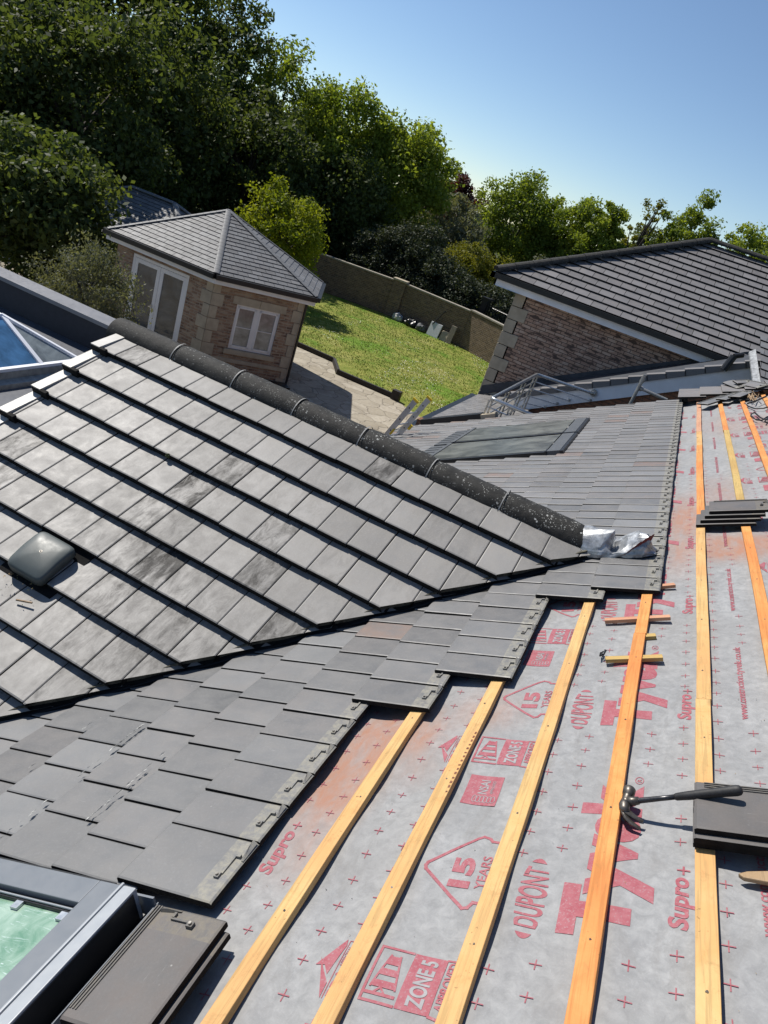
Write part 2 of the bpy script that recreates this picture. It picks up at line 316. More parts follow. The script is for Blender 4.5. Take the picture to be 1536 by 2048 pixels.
# long grass tufts and daisies on the lawn
def tufts():
    n = 26000; x = rng.uniform(-14, -3.4, n); y = rng.uniform(18.5, 32.5, n)
    ok = (y > 20.3) | (x > -5.2 + (20 - y) * .5); ok &= y < 32.9 + np.minimum(0, (x + 8.4)) * -.0 - np.maximum(0, x + 8.4) * .6; ok &= ~((y < 21.6) & (x < -8.3)); x = x[ok]; y = y[ok]; n = len(x)
    h = rng.uniform(.02, .055, n); a = rng.uniform(0, 2 * pi, n); wd = rng.uniform(.008, .02, n); lean = rng.normal(0, .02, (n, 2))
    V = np.zeros((n, 3, 3)); V[:, 0] = np.stack([x - np.cos(a) * wd, y - np.sin(a) * wd, np.zeros(n)], 1); V[:, 1] = np.stack([x + np.cos(a) * wd, y + np.sin(a) * wd, np.zeros(n)], 1); V[:, 2] = np.stack([x + lean[:, 0], y + lean[:, 1], h], 1)
    me = bpy.data.meshes.new('grass_tufts'); me.from_pydata(V.reshape(-1, 3).tolist(), [], np.arange(3 * n).reshape(-1, 3).tolist())
    b = NB('grass_blade'); c = b.mix(b.rng(b.noise(b.coord(), .8, 3), .4, .6), (.11, .18, .016), (.27, .28, .05)); me.materials.append(b.done(c, .6, spec=.2))
    o = bpy.data.objects.new('grass', me); COL.objects.link(o); tag(o, 'short tufts of grass all over the sunlit lawn', 'grass', kind='stuff')
    m = 900; x = rng.uniform(-12, -4, m * 3); y = rng.uniform(20.5, 32, m * 3); k = np.array([mnoise.noise(Vector((q * .35, r * .35, 3.))) for q, r in zip(x, y)]); s = (k > .12) & ~((x < -8.3) & (y < 21.6)); x = x[s][:m]; y = y[s][:m]; n = len(x)
    r_ = rng.uniform(.008, .02, n); pts = []; fs = []
    for i in range(n):
        o_ = len(pts); pts += [(x[i] + r_[i] * cos(t), y[i] + r_[i] * sin(t), .055) for t in np.arange(5) * 2 * pi / 5]; fs.append(tuple(range(o_, o_ + 5)))
    me = bpy.data.meshes.new('daisies'); me.from_pydata(pts, [], fs); me.materials.append(plain('daisy_white', (.8, .8, .74), .7, var=.05)); o = bpy.data.objects.new('daisies', me); COL.objects.link(o); tag(o, 'tiny white daisies scattered in patches over the lawn', 'flowers', kind='stuff')
tufts()
mb = MB()
KB = [(-13.0, 21.33), (-9.27, 21.2), (-8.55, 20.1), (-6.42, 20.1)]
for a, b in zip(KB, KB[1:]): mb.wall(a, b, 0, .16, .09)
mb.box8([Vector(p) for p in [(-6.62, 20.0, 0), (-6.36, 20.0, 0), (-6.36, 20.2, 0), (-6.62, 20.2, 0), (-6.62, 20.0, .3), (-6.36, 20.0, .3), (-6.36, 20.2, .3), (-6.62, 20.2, .3)]])
tag(mb.build('lawn_edging', plain('edging_dark', (.018, .015, .013), .7, var=.4)), 'low black edging with a square end post between lawn and paving', 'edging')

# ------------------------------------------------------------------ the house whose roof is being stripped
house = thing('bungalow', 'brick bungalow with charcoal tiled main roof, gabled cross wing and rooflights', 'house', (0, 5, 0))
def tile(mb, F, s, L, t0, t1, hh, ht, th, rnd, head=False, warm=0., tilt=0., mat=0, edge=1, camb=.0012):
    ds = [0, .007, .085, L * .55, L - .008, L]; ts = [t0, t0 + .006, (t0 + t1) / 2, t1 - .006, t1]; o = len(mb.v); pts = []
    for i, d in enumerate(ds):
        for j, t in enumerate(ts):
            h = hh + (ht - hh) * d / L + - (.004 if i in (0, 5) else 0) - (.003 if j in (0, 4) else 0) + (camb if j == 2 else 0)
            h += tilt * (1 - 2 * (t - t0) / (t1 - t0)); pts.append(F(s - d, t, h))
    fs = []; n = len(ts)
    for i in range(5):
        for j in range(4): fs.append((i * n + j, i * n + j + 1, (i + 1) * n + j + 1, (i + 1) * n + j))
    mb.add(pts, [], mat)
    for k, f in enumerate(fs):
        i = k // 4; mb.f.append([o + q for q in f]); mb.m.append(mat); mb.c.append((rnd, (1. if i < 2 else 0.) if head else 0., warm if i >= 1 else 0))
    per = [(0, j) for j in range(5)] + [(i, 4) for i in range(1, 6)] + [(5, j) for j in range(3, -1, -1)] + [(i, 0) for i in range(4, 0, -1)]
    ob = len(mb.v)
    for i, j in per: mb.v.append(F(s - ds[i], ts[j], hh + (ht - hh) * ds[i] / L - th))
    m = len(per)
    for k in range(m):
        a = o + per[k][0] * n + per[k][1]; b = o + per[(k + 1) % m][0] * n + per[(k + 1) % m][1]
        mb.f.append([a, ob + k, ob + (k + 1) % m, b]); mb.m.append(edge); mb.c.append((rnd, 0, 0))
    mb.f.append([ob + k for k in range(m)][::-1]); mb.m.append(edge); mb.c.append((rnd, 0, 0))
def head_detail(mb, F, s, t0, t1, hh):
    w = t1 - t0; b = t0 + .33 * w
    mb.fbox(F, s - .058, s - .040, b, b + .022, hh - .002, hh + .013, 0, (.4, 1, 0))
    mb.fbox(F, s - .044, s - .037, b + .022, b + .40 * w, hh - .002, hh + .009, 0, (.4, 1, 0))
    mb.fbox(F, s - .038, s - .020, b + .36 * w, b + .40 * w, hh - .002, hh + .011, 0, (.3, 1, 0))
    mb.tube([F(s - .049, b + .010, hh + .012), F(s - .049, b + .010, hh + .019)], .0055, 8, 2)
    pts = [F(s - .004, t1 - .004, hh + .001), F(s - .004, t1 - .34 * w, hh + .001), F(s - .012, t1 - .34 * w, hh + .006), F(s - .016, t1 - .14 * w, hh + .012), F(s - .020, t1 - .004, hh + .012), F(s - .026, t1 - .004, hh - .001), F(s - .020, t1 - .2 * w, hh - .001)]
    mb.add(pts, [(0, 1, 2, 3, 4), (4, 3, 6, 5), (3, 2, 6)], 0, (.4, 1, 0))
TWd = .2015; G = .302
rows = []
ph = [.056, .1265, .163, .055, .114, .1915, .066, .133, .20, .075, .145, .02, .09, .165, .03]
st = [4.087, 3.955, 2.985, 2.665, 1.44] + [1.432] * 10
mn, mf = MB(), MB(); rr = random.Random(3)
for k in range(15):
    s = -.266 - G * k; v = st[k]; p = ph[k]; first = True
    while v < 11.93:
        nx = p + TWd * (math.floor((v - p + 1e-4) / TWd) + 1)
        if nx - v < .05: nx += TWd
        if k == 4 and first: nx = 1.7265
        v1 = min(nx, 11.95)
        x = (s - .2) * cos(TH) + 1.62 * sin(TH)
        inc = (k in (0, 1) or v < 3 and True)
        mb = mn if v < 4.72 else mf
        far_w = rr.random()
        if not (-3.32 < s - .15 < -1.5 and 8.2 < v < 10.62):
            newish = k <= 3 and v < 4.7
            rnd = min(1, max(0, rr.gauss(.42 if newish else .5, .24)))
            warm = (1. if rr.random() < .06 else .12 * rr.random()) if not newish else .08
            if v > 6: warm = min(1, warm + .14 * rr.random()); rnd = min(1, rnd + .22)  # far tiles lightened and warmed, sun sheen put into their colour
            hd = (v < st[k - 1] - .02) if k else True
            ht_ = .071 + rr.uniform(-.002, .002)
            tile(mb, P, s + rr.uniform(-.0025, .0025), .383, v + .0022, v1 - .0022, .046, ht_, .021, rnd, hd, warm, .0028 + rr.uniform(-.001, .0015))
            if hd: head_detail(mb, P, s, v + .003, v1 - .003, .046)
        first = False; v = nx
VA = Vector((C1 * 0 - 4.335, 0, 0))           # valley line in plan: x = .9595 y - 4.335
o1 = mn.build('roof_tiles', [M['tile'], M['tile_edge'], M['nail']], house)
cut(o1, VA + Vector((-.055, 0, 0)), Vector((-1, .9595, 0)).normalized())
o2 = mf.build('roof_tiles', [M['tile'], M['tile_edge'], M['nail']], house)
cut(o2, Vector((.9595 * 9.508 - 4.335 + .045, 0, 0)), Vector((-1, -.9595, 0)).normalized())
bm = bmesh.new(); bm.from_mesh(o1.data); bm.from_mesh(o2.data); bm.to_mesh(o1.data); bm.free(); bpy.data.objects.remove(o2)
# solid roof under the sheet and tiles
mb = MB(); mb.fbox(P, -4.5, 3.1, -3, 11.9, -.22, -.06)
mb.box8([P(3.1, -3, -.22), P(3.1, 11.9, -.22), P(3.1, 11.9, -.06) + Vector((4.5, 0, -2.4)), P(3.1, -3, -.06) + Vector((4.5, 0, -2.4)), P(3.1, -3, -.06), P(3.1, 11.9, -.06), P(3.1, 11.9, -.06) + Vector((4.6, 0, -2.3)), P(3.1, -3, -.06) + Vector((4.6, 0, -2.3))])
mb.build('roof_deck', M['black'], house)
mb = MB(); zt = P(-4.4, 0, -.25).z
mb.wall((-2.95, -2.8), (7.0, -2.8), 0, zt, -.25); mb.wall((7.0, -2.8), (7.0, 11.7), 0, zt, .25); mb.wall((7.0, 11.7), (-2.95, 11.7), 0, zt, .25); mb.wall((-2.95, 11.7), (-2.95, -2.8), 0, zt, .25)
for yy in (11.45,):
    mb.prism([Vector((-2.95, yy, zt)), Vector((7, yy, zt)), Vector((7, yy, P(2.6, 0, 0).z - 1.6)), P(3.0, yy, -.3) + Vector((.1, 0, 0)), ], (0, .25, 0))
mb.wall((-3.7, 1.6), (-2.9, 1.6), 0, Cx(0, 1.6, -.2).z, .2); mb.wall((-3.7, 7.9), (-3.7, 1.6), 0, Cx(0, 1.8, -.2).z, .2)
mb.prism([Cx(-3.72, 1.5, -.15), Cx(-3.72, 5.3, -.15), Vector((-3.72, 9.5 - 1.33, Cx(0, 1.5, -.15).z))], (.2, 0, 0))
mb.build('wall', M['brick_gh'], house, auto_uv=True)
# far verge: dark closure, gutter end, stepping verge tiles up the bare slope
mb = MB(); mb.fbox(P, -4.6, -.2, 11.93, 12.02, -.16, .045, 0); mb.fbox(P, -4.55, -3.45, 11.86, 12.06, .05, .15, 0); mb.fbox(P, -4.68, -4.5, 6.0, 12.0, -.12, .03, 0)
mb.fbox(P, -3.45, -3.2, 11.86, 12.06, .05, .13, 1)
mb.build('verge_trim', [M['black'], M['stone']], house)
mb = MB()
for k in range(9):
    s = .036 + G * k; tile(mb, P, s + .02, .385, 11.62 + .05 * min(k, 5), 12.55, .10, .135, .03, .8, False, .35)
mb.build('verge_tiles', [M['tile'], M['tile_edge']], house)
# ---- cross wing
def CQ(s, t, h): return Cx(-t, s, h)
mb = MB(); TW2 = .2195; rr = random.Random(11)
for k in range(-4, 9):
    q0 = 2.617 + .2975 * k; p = (.1815 if (k % 2) else .07); x = -3.83; first = True
    while x < .3:
        nx = p + TW2 * (math.floor((x - p + 1e-4) / TW2) + 1)
        if nx - x < .06: nx += TW2
        L = .375 if k < 8 else .27
        rnd = min(1, max(0, rr.gauss(.5, .22))); zone = math.exp(-((x + 2.25 + .45 * (q0 - 3.3)) ** 2 / .22 + (q0 - 3.25) ** 2 / .55)); dk = min(1., (.8 if rr.random() < .05 else .25 * rr.random()) + zone * rr.uniform(.3, 1.2))
        rnd -= .5 * math.exp(-((x + 2.35) ** 2 / .03 + (q0 - 3.75) ** 2 / .05))
        tile(mb, CQ, q0 + L + rr.uniform(-.003, .003), L, -nx + .0028 + rr.uniform(-.0008, .0012), -x - .0028, .040, .102 + rr.uniform(-.002, .002), .048, max(0, rnd), False, dk, rr.uniform(-.0018, .0018), camb=.0)
        x = nx
cr = mb.build('gable_slope', [M['tile_cross'], M['tile_edge']], house)
cut(cr, VA + Vector((.045, 0, 0)), Vector((1, -.9595, 0)).normalized())
mb = MB(); mb.fbox(CQ, 1.2, 5.36, -.3, 3.8, -.12, .03)            # underlay slabs, near and far
def CF(s, t, h): p = Cx(-t, s, h); return Vector((p.x, 9.508 - p.y, p.z))
mb.fbox(CF, 1.2, 5.36, -.3, 3.8, -.12, .03)
sl = mb.build('gable_deck', M['black'], house); cut(sl, VA + Vector((.2, 0, 0)), Vector((1, -.9595, 0)).normalized()); cut(sl, Vector((.9595 * 9.508 - 4.335 + .2, 0, 0)), Vector((1, .9595, 0)).normalized())
mb = MB()
for k in range(-4, 9):
    for j in range(18): tile(mb, lambda s, t, h: CF(s, -t, h), 2.617 + .2975 * k + .37, .37, -3.83 + .22 * j, -3.61 + .22 * j, .042, .075, .03, rr.random(), False, 0)
fs_ = mb.build('gable_slope', [M['tile_cross'], M['tile_edge']], house); cut(fs_, Vector((.9595 * 9.508 - 4.335 - .05, 0, 0)), Vector((1, .9595, 0)).normalized())
for k in range(-4, 9):                                              # cloaked verge caps, one per course
    mb = MB(); q0 = 2.617 + .2975 * k; L = .33 if k < 8 else .25
    F = lambda s, t, h: CQ(s, t, h + (.120 - .066 * (s - q0) / L))
    mb.fbox(F, q0 - .01, q0 + L, 3.80, 3.885, -.015, .0, 0); mb.fbox(F, q0 - .004, q0 + L, 3.868, 3.885, -.11, -.015, 0); mb.fbox(F, q0 - .014, q0 - .004, 3.76, 3.885, -.11, -.012, 1); mb.fbox(F, q0 - .02, q0 + .01, 3.74, 3.80, -.07, -.004, 1)
    mb.build('verge_cap', [M['verge'], M['tile_edge']], house)
# ridge tiles, half round, with pale unions
xs = [-3.99, -3.344, -2.769, -2.222, -1.659, -1.097, -.54, .065]
RC = Vector((0, 4.762, -1.765 + OZ))
for i, (a, b) in enumerate(zip(xs, xs[1:])):
    mb = MB(); n = 16; sx = 9; r0 = .143; th = .016; lich = min(1., .15 + i * .17)
    dz = .004 * ((i * 37) % 5 - 2)
    ring = []
    for k in range(sx + 1):
        x = a + .008 + (b - a - .016) * k / sx; rk = r0 * (1 + .012 * sin(k * 2.1 + i)) - (.006 if k in (0, sx) else 0)
        ring.append([Vector((x, RC.y - rk * cos(pi * (j / n * 1.12 - .06)), RC.z + dz + rk * .98 * sin(pi * (j / n * 1.12 - .06)))) for j in range(n + 1)])
    o_ = 0; pts = [p for rg in ring for p in rg]; f = [(k * (n + 1) + j, (k + 1) * (n + 1) + j, (k + 1) * (n + 1) + j + 1, k * (n + 1) + j + 1) for k in range(sx) for j in range(n)]
    mb.add(pts, f, 0, (lich, 0, 0))
    for k in (0, sx):
        c = len(mb.v); mb.add(ring[k] + [Vector((ring[k][0].x, RC.y, RC.z - .02))], [(j, j + 1, n + 1) for j in range(n)], 0, (lich * .3, 0, 0))
    rt = mb.build('ridge_tile', M['ridge'], house, smooth=True)
    if i:
        mu = MB(); rk = r0 + .004; q = []
        for x in (a - .0045, a + .0045):
            q += [Vector((x, RC.y - rk * cos(pi * (j / n * 1.02 - .01)), RC.z + dz + rk * sin(pi * (j / n * 1.02 - .01)))) for j in range(n + 1)]
        mu.add(q, [(j, n + 1 + j, n + 2 + j, j + 1) for j in range(n)]); u_ = mu.build('ridge_union', M['ridge_clip'], house, smooth=True); u_.parent = rt
# ribbed eaves comb along the lower end of the ridge
mb = MB()
for i in range(70):
    x = -.62 + i * .0105; mb.fbox(CQ, 5.205, 5.25, -x - .006, -x - .002, .03, .048)
mb.build('ridge_comb', M['ridge_clip'], house)
# valley trim with a raised spine
mb = MB(); mb2 = MB()
vp = []
for i in range(41):
    y = .9 + i * (4.62 - .9) / 40; x = .9595 * y - 4.335; vp.append(Vector((x, y, .543 * x - 1.843 + OZ - .012)))
for a, b in zip(vp, vp[1:]):
    d = Vector((.7, -.7, 0)); up = Vector((0, 0, 1))
    for (l0, h0, l1, h1) in ((-.075, .03, .075, .03),):
        mb.quad(a + d * l0 + up * h0, b + d * l0 + up * h0, b + d * l1 + up * h1, a + d * l1 + up * h1)
    mb2.box8([a - d * .012 + up * .0, a + d * .012 + up * .0, b + d * .012 + up * .0, b - d * .012 + up * .0, a - d * .008 + up * .076, a + d * .008 + up * .079, b + d * .008 + up * .079, b - d * .008 + up * .076])
vt = mb.build('valley_gutter', M['matt'], house); sp_ = mb2.build('valley_spine', M['valley'], house); sp_.parent = vt
# roof vent with domed lid
vx0, vx1, vq0, vq1 = -2.838, -2.566, 3.178, 3.472
vent = MB(); n = 10
def lidp(a, b, lev):
    ra = .5 - .035; sup = 5.
    return a, b
pts = []; fs = []; NS = 40; levels = [(.95, .040), (1.0, .046), (1.0, .088), (.975, .099), (.88, .106), (.6, .112), (.3, .115), (.0, .116)]
for sc_, h in levels:
    for i in range(NS):
        t = 2 * pi * i / NS; cx_, sy_ = cos(t), sin(t); e = .26
        ax = math.copysign(abs(cx_) ** e, cx_) * .5 * sc_; ay = math.copysign(abs(sy_) ** e, sy_) * .5 * sc_
        sag = -.016 * (2 * ay) ** 2 * (1 if sc_ > .2 else 0)
        pts.append(Cx((vx0 + vx1) / 2 + ax * (vx1 - vx0), (vq0 + vq1) / 2 + ay * (vq1 - vq0), h + sag + .058))
for l in range(len(levels) - 1):
    for i in range(NS): fs.append((l * NS + i, l * NS + (i + 1) % NS, (l + 1) * NS + (i + 1) % NS, (l + 1) * NS + i))
fs.append(tuple(range(NS))[::-1])
vent.add(pts, fs)
vr = vent.build('roof_vent', M['vent'], house, smooth=True)
mb = MB(); mb.fbox(Cx, vx0 + .05, vx1 - .05, vq0 + .07, vq1 - .03, .03, .118); mb.fbox(Cx, vx0 - .06, vx1 + .07, vq0 - .02, vq1 + .1, .05, .066)
q = mb.build('vent_base', M['matt'], house); q.parent = vr
mb = MB(); c_ = Cx((vx0 + vx1) / 2, (vq0 + vq1) / 2 + .01, .171); nn = Cx(0, 0, 1) - Cx(0, 0, 0); mb.tube([c_, c_ + nn * .004], .009, 14); mb.tube([c_ + nn * .004, c_ + nn * .0055], .005, 8, 1)
q = mb.build('screw', [M['nail'], M['black']], house); q.parent = vr
# ---- front rooflight
def rooflight_near():
    mb = MB(); u0, u1, v0, v1 = -2.80, -1.69, .15, 1.372
    mb.fbox(P, u1 - .155, u1 - .050, v0, v1, .02, .122, 0); mb.fbox(P, u1 - .050, u1, v0, v1 - .004, .02, .128, 1); mb.fbox(P, u1 - .062, u1 - .052, v0, v1 + .003, .1, .132, 1); mb.fbox(P, u1 - .008, u1 + .002, v0, v1 - .02, .02, .120, 2)  # last strip is black to paint the shade on the frame's side
    mb.fbox(P, u0, u1 - .155, v1 - .095, v1, .02, .122, 0); mb.fbox(P, u0, u1 - .155, v1 - .118, v1 - .095, .02, .100, 2); mb.fbox(P, u0, u1 - .165, v1 - .112, v1 - .106, .1, .108, 1)
    mb.fbox(P, u0, u0 + .1, v0, v1, .02, .12, 0); mb.fbox(P, u0, u1, v0 - .1, v0, .02, .12, 0)
    fr = mb.build('rooflight', [M['vframe'], M['vframe_l'], M['black']], house, bevel=.004)
    mb = MB(); mb.quad(P(u0, v0, .088), P(u1 - .15, v0, .088), P(u1 - .15, v1 - .1, .088), P(u0, v1 - .1, .088)); q = mb.build('glass_pane', M['glass_green'], house); q.parent = fr
    mb = MB(); mb.fbox(P, u1, u1 + .068, v0, v1 + .03, .0, .022, 0); mb.fbox(P, u1 + .048, u1 + .052, v0, v1 + .02, .02, .062, 1); mb.fbox(P, u0, u1 - .15, v1 + .003, v1 + .05, .03, .07, 0); mb.fbox(P, u1 - .2, u1 + .05, v1 + .004, v1 + .012, .02, .09, 1)
    q = mb.build('flashing', [M['black'], M['vframe']], house); q.parent = fr
    for (a, b) in ((-1.90, 1.255), (-2.1, 1.255)):
        mb = MB(); mb.fbox(P, a, a + .03, b - .03, b, .088, .098); q = mb.build('glazing_clip', M['alu'], house); q.parent = fr
rooflight_near()
def rooflight_far(v0, v1):
    mb = MB(); u0, u1 = -3.22, -1.5
    mb.fbox(P, u1 - .17, u1 - .02, v0 + .01, v1 - .01, .02, .105, 1); mb.fbox(P, u1 - .018, u1 + .02, v0, v1, .0, .102, 0); mb.fbox(P, u1 - .19, u1 - .172, v0 - .005, v0 + .14, .05, .108, 0)
    mb.fbox(P, u0, u1 - .19, v0, v0 + .06, .02, .098, 0); mb.fbox(P, u0, u1 - .19, v0 + .06, v0 + .10, .02, .096, 1); mb.fbox(P, u0, u1 - .19, v1 - .05, v1, .02, .094, 0); mb.fbox(P, u0, u0 + .05, v0, v1, .02, .11, 1)
    fr = mb.build('rooflight', [M['black'], M['vframe_d']], house)
    mb = MB(); mb.quad(P(u0 + .02, v0 + .08, .100), P(u1 - .19, v0 + .08, .100), P(u1 - .19, v1 - .03, .100), P(u0 + .02, v1 - .03, .100)); q = mb.build('glass_pane', M['glass_far'], house); q.parent = fr
    mb = MB()
    for i in range(7): mb.fbox(P, u0 - .26, u0, v0 + .02 + i * (v1 - v0) / 7, v0 - .02 + (i + 1) * (v1 - v0) / 7, .04, .085)
    q = mb.build('flashing', M['vframe_d'], house); q.parent = fr
rooflight_far(8.25, 9.4); rooflight_far(9.46, 10.6)
# ------------------------------------------------------------------ flat roof with lantern, left
flat = thing('flat_roof_extension', 'dark flat roofed extension with a parapet and a pyramid glass lantern', 'extension', (-8, 5, 0))
mb = MB(); z0 = -3.36 + OZ
mb.box8([Vector(p) for p in [(-16, 0, z0 - .3), (-3.95, 0, z0 - .3), (-3.95, 8.2, z0 - .3), (-16, 8.2, z0 - .3), (-16, 0, z0), (-3.95, 0, z0), (-3.95, 8.2, z0), (-16, 8.2, z0)]])
mb.build('roof_membrane', plain('grp_grey', (.085, .09, .105), .5, var=.12, scale=2), flat)
mb = MB(); mb.wall((-16, 8.0), (-3.95, 8.0), z0 + .002, -2.96 + OZ, .3); mb.build('parapet', plain('parapet_dark', (.02, .022, .032), .6, var=.2), flat)
mb = MB(); mb.wall((-16, 7.93), (-3.95, 7.93), -2.955 + OZ, -2.9 + OZ, .38); mb.build('parapet_coping', plain('coping_grey', (.20, .20, .21), .45, .2, .1, 3), flat)
mb = MB(); mb.wall((-16, .2), (-3.95, .2), 0, z0 - .3, .2); mb.wall((-16, 8.1), (-16, .2), 0, z0 - .3, .2); mb.wall((-3.95, 8.28), (-16, 8.28), 0, z0 - .31, .25); mb.build('wall', M['brick_gh'], flat, auto_uv=True)
lx0, lx1, ly0, ly1 = -7.85, -6.44, 4.4, 7.12; az = -2.83; bz = -3.2
mb = MB()
for (a, b, c, d) in ((lx1 - .08, lx1 + .04, ly0, ly1 + .04), (lx0, lx1 + .04, ly1 - .08, ly1 + .04), (lx0 - .04, lx0 + .08, ly0, ly1)):
    mb.box8([Wd(a, c, -3.359), Wd(b, c, -3.359), Wd(b, d, -3.359), Wd(a, d, -3.359), Wd(a, c, bz), Wd(b, c, bz), Wd(b, d, bz), Wd(a, d, bz)])
mb.box8([Wd(lx1 + .042, ly0, -3.359), Wd(lx1 + .14, ly0, -3.359), Wd(lx1 + .14, ly1 + .14, -3.359), Wd(lx1 + .042, ly1 + .14, -3.359), Wd(lx1 + .042, ly0, -3.28), Wd(lx1 + .14, ly0, -3.30), Wd(lx1 + .14, ly1 + .14, -3.30), Wd(lx1 + .042, ly1 + .14, -3.28)])
mb.build('lantern_kerb', plain('kerb_grey', (.30, .30, .28), .5, .3, .3, 12), flat)
A = Wd(-7.15, 6.5, az); A2 = Wd(-7.15, 5.1, az); K = Wd(lx1, ly1, bz); K2 = Wd(lx0, ly1, bz); K3 = Wd(lx1, ly0, bz); K4 = Wd(lx0, ly0, bz)
mb = MB()
for p, q in ((K, A), (K2, A), (A, A2), (K3, A2), (K4, A2), (Wd(lx1, 6.5, bz), A), (Wd(lx1, 5.1, bz), A2), (Wd(lx1, 5.8, bz), (A + A2) / 2)):
    d = (q - p).normalized(); sd_ = d.cross(Vector((0, 0, 1))).normalized() * .035; up = sd_.cross(d).normalized() * .03
    mb.box8([p - sd_ - up * .3, p + sd_ - up * .3, q + sd_ - up * .3, q - sd_ - up * .3, p - sd_ * .8 + up, p + sd_ * .8 + up, q + sd_ * .8 + up, q - sd_ * .8 + up])
for p, q in ((K, K3), (K, K2)):
    d = (q - p).normalized(); sd_ = Vector((-d.y, d.x, 0)) * .03
    mb.box8([p - sd_, p + sd_, q + sd_, q - sd_] + [x + Vector((0, 0, .035)) for x in (p - sd_, p + sd_, q + sd_, q - sd_)])
mb.build('lantern_frame', M['white2'], flat)
e = Vector((0, 0, .012))
mb = MB(); mb.quad(Wd(lx1, 6.5, bz) + e, K + e, A + e, A + e * 1.01); mb.quad(K + e, K2 + e, A + e, A + e * 1.01); mb.build('lantern_glass', M['glass_clear'], flat)
mb = MB(); mb.quad(K3 + e, Wd(lx1, 6.5, bz) + e, A + e, A2 + e); mb.quad(K4 + e, K3 + e, A2 + e, A2 + e * 1.01); mb.quad(K2 + e, K4 + e, A2 + e, A + e); mb.build('lantern_glass', M['glass_blue'], flat)

# ------------------------------------------------------------------ tiled polygon faces
def face_tiles(name, parent, poly, mat, wd, gauge, th, seed=0, bond=.5, gap=.004, lift=.02):
    poly = [Vector(p) for p in poly]; o = poly[0]; ea = (poly[1] - poly[0]).normalized(); nn = ea.cross(poly[2] - poly[0]).normalized()
    if nn.z < 0: nn = -nn
    eb = nn.cross(ea).normalized()
    if eb.z < 0: eb = -eb
    S = [((p - o).dot(eb), (p - o).dot(ea)) for p in poly]; smax = max(s for s, t in S); tmin = min(t for s, t in S); tmax = max(t for s, t in S)
    mb = MB(); r_ = random.Random(seed); k = 0
    F = lambda s, t, h: o + eb * s + ea * t + nn * h
    flip = eb.cross(ea).dot(nn) < 0
    while gauge * k < smax:
        s0 = gauge * k; t = tmin - wd * (bond if k % 2 else 0) - wd * .3
        while t < tmax:
            h0 = lift * .3; h1 = lift * .3 + th + .004 + r_.uniform(-.0015, .0015); c = (min(1, max(0, r_.gauss(.5, .22))), 0, .1 * r_.random())
            p = [F(s0, t + gap, 0), F(s0 + gauge * 1.2, t + gap, 0), F(s0 + gauge * 1.2, t + wd - gap, 0), F(s0, t + wd - gap, 0), F(s0, t + gap, h1), F(s0 + gauge * 1.2, t + gap, h0 * .4), F(s0 + gauge * 1.2, t + wd - gap, h0 * .4), F(s0, t + wd - gap, h1)]
            if flip: p = p[:4][::-1] + p[4:][::-1]
            mb.add(p, [(4, 5, 6, 7)], 0, c); mb.add(p, [(0, 1, 5, 4), (1, 2, 6, 5), (2, 3, 7, 6), (3, 0, 4, 7)], 1, c)
            t += wd
        k += 1
    ob = mb.build(name, [mat, M['tile_edge']], parent); c_ = sum(poly, Vector()) / len(poly)
    for i in range(len(poly)):
        a, b = poly[i], poly[(i + 1) % len(poly)]; d = (b - a); no = d.cross(nn).normalized()
        if (c_ - a).dot(no) > 0: no = -no
        if i == 0: cut(ob, a + no * .03, no)
        else: cut(ob, a, no)
    return ob
def cap_run(mb, a, b, n, r, col=(.5, 0, 0), mat=0, flat_=.6):
    a, b = Vector(a), Vector(b); d = (b - a); L = d.length; d.normalize(); sd_ = d.cross(Vector((0, 0, 1))).normalized(); up = sd_.cross(d).normalized()
    for i in range(n):
        p0 = a + d * (L * i / n); p1 = a + d * (L * (i + 1) / n - .004); m = 8; q = []
        for p, rr_ in ((p0, r * 1.07), (p1, r)):
            q += [p - sd_ * rr_ * cos(pi * j / m) + up * rr_ * flat_ * sin(pi * j / m) for j in range(m + 1)]
        mb.add(q, [(j, j + 1, m + 2 + j, m + 1 + j) for j in range(m)] + [tuple(range(m + 1)), tuple(range(m + 1, 2 * m + 2))], mat, col)
# ------------------------------------------------------------------ garden room
gh = thing('garden_room', 'pavilion like brick garden room with grey slate hipped roof, french door and quoins', 'garden room', (-11, 17, 0))
ze = -3.25; E = [(-13.35, 15.02), (-10.05, 15.03), (-8.35, 17.05), (-9.5, 19.5), (-12.6, 20.2), (-14.4, 18.2)]
AP = Wd(-11.58, 17.3, -2.0)
for i in range(6):
    a, b = E[i], E[(i + 1) % 6]; face_tiles('roof_slates', gh, [Wd(a[0], a[1], ze + .06), Wd(b[0], b[1], ze + .06), AP], M['slate'], .26, .165, .010, i)
mb = MB()
for i in range(6): cap_run(mb, Wd(E[i][0], E[i][1], ze + .08), AP + Vector((0, 0, .015)), 18, .075, flat_=.28)
mb.build('hip_caps', M['slate'], gh)
Wl = []
ctr = Vector((-11.5, 17.3, 0))
for x, y in E: p = Vector((x, y, 0)); Wl.append(p + (ctr - p).normalized() * .30)
mb = MB(); sof = MB(); gut = MB(); NE = len(E)
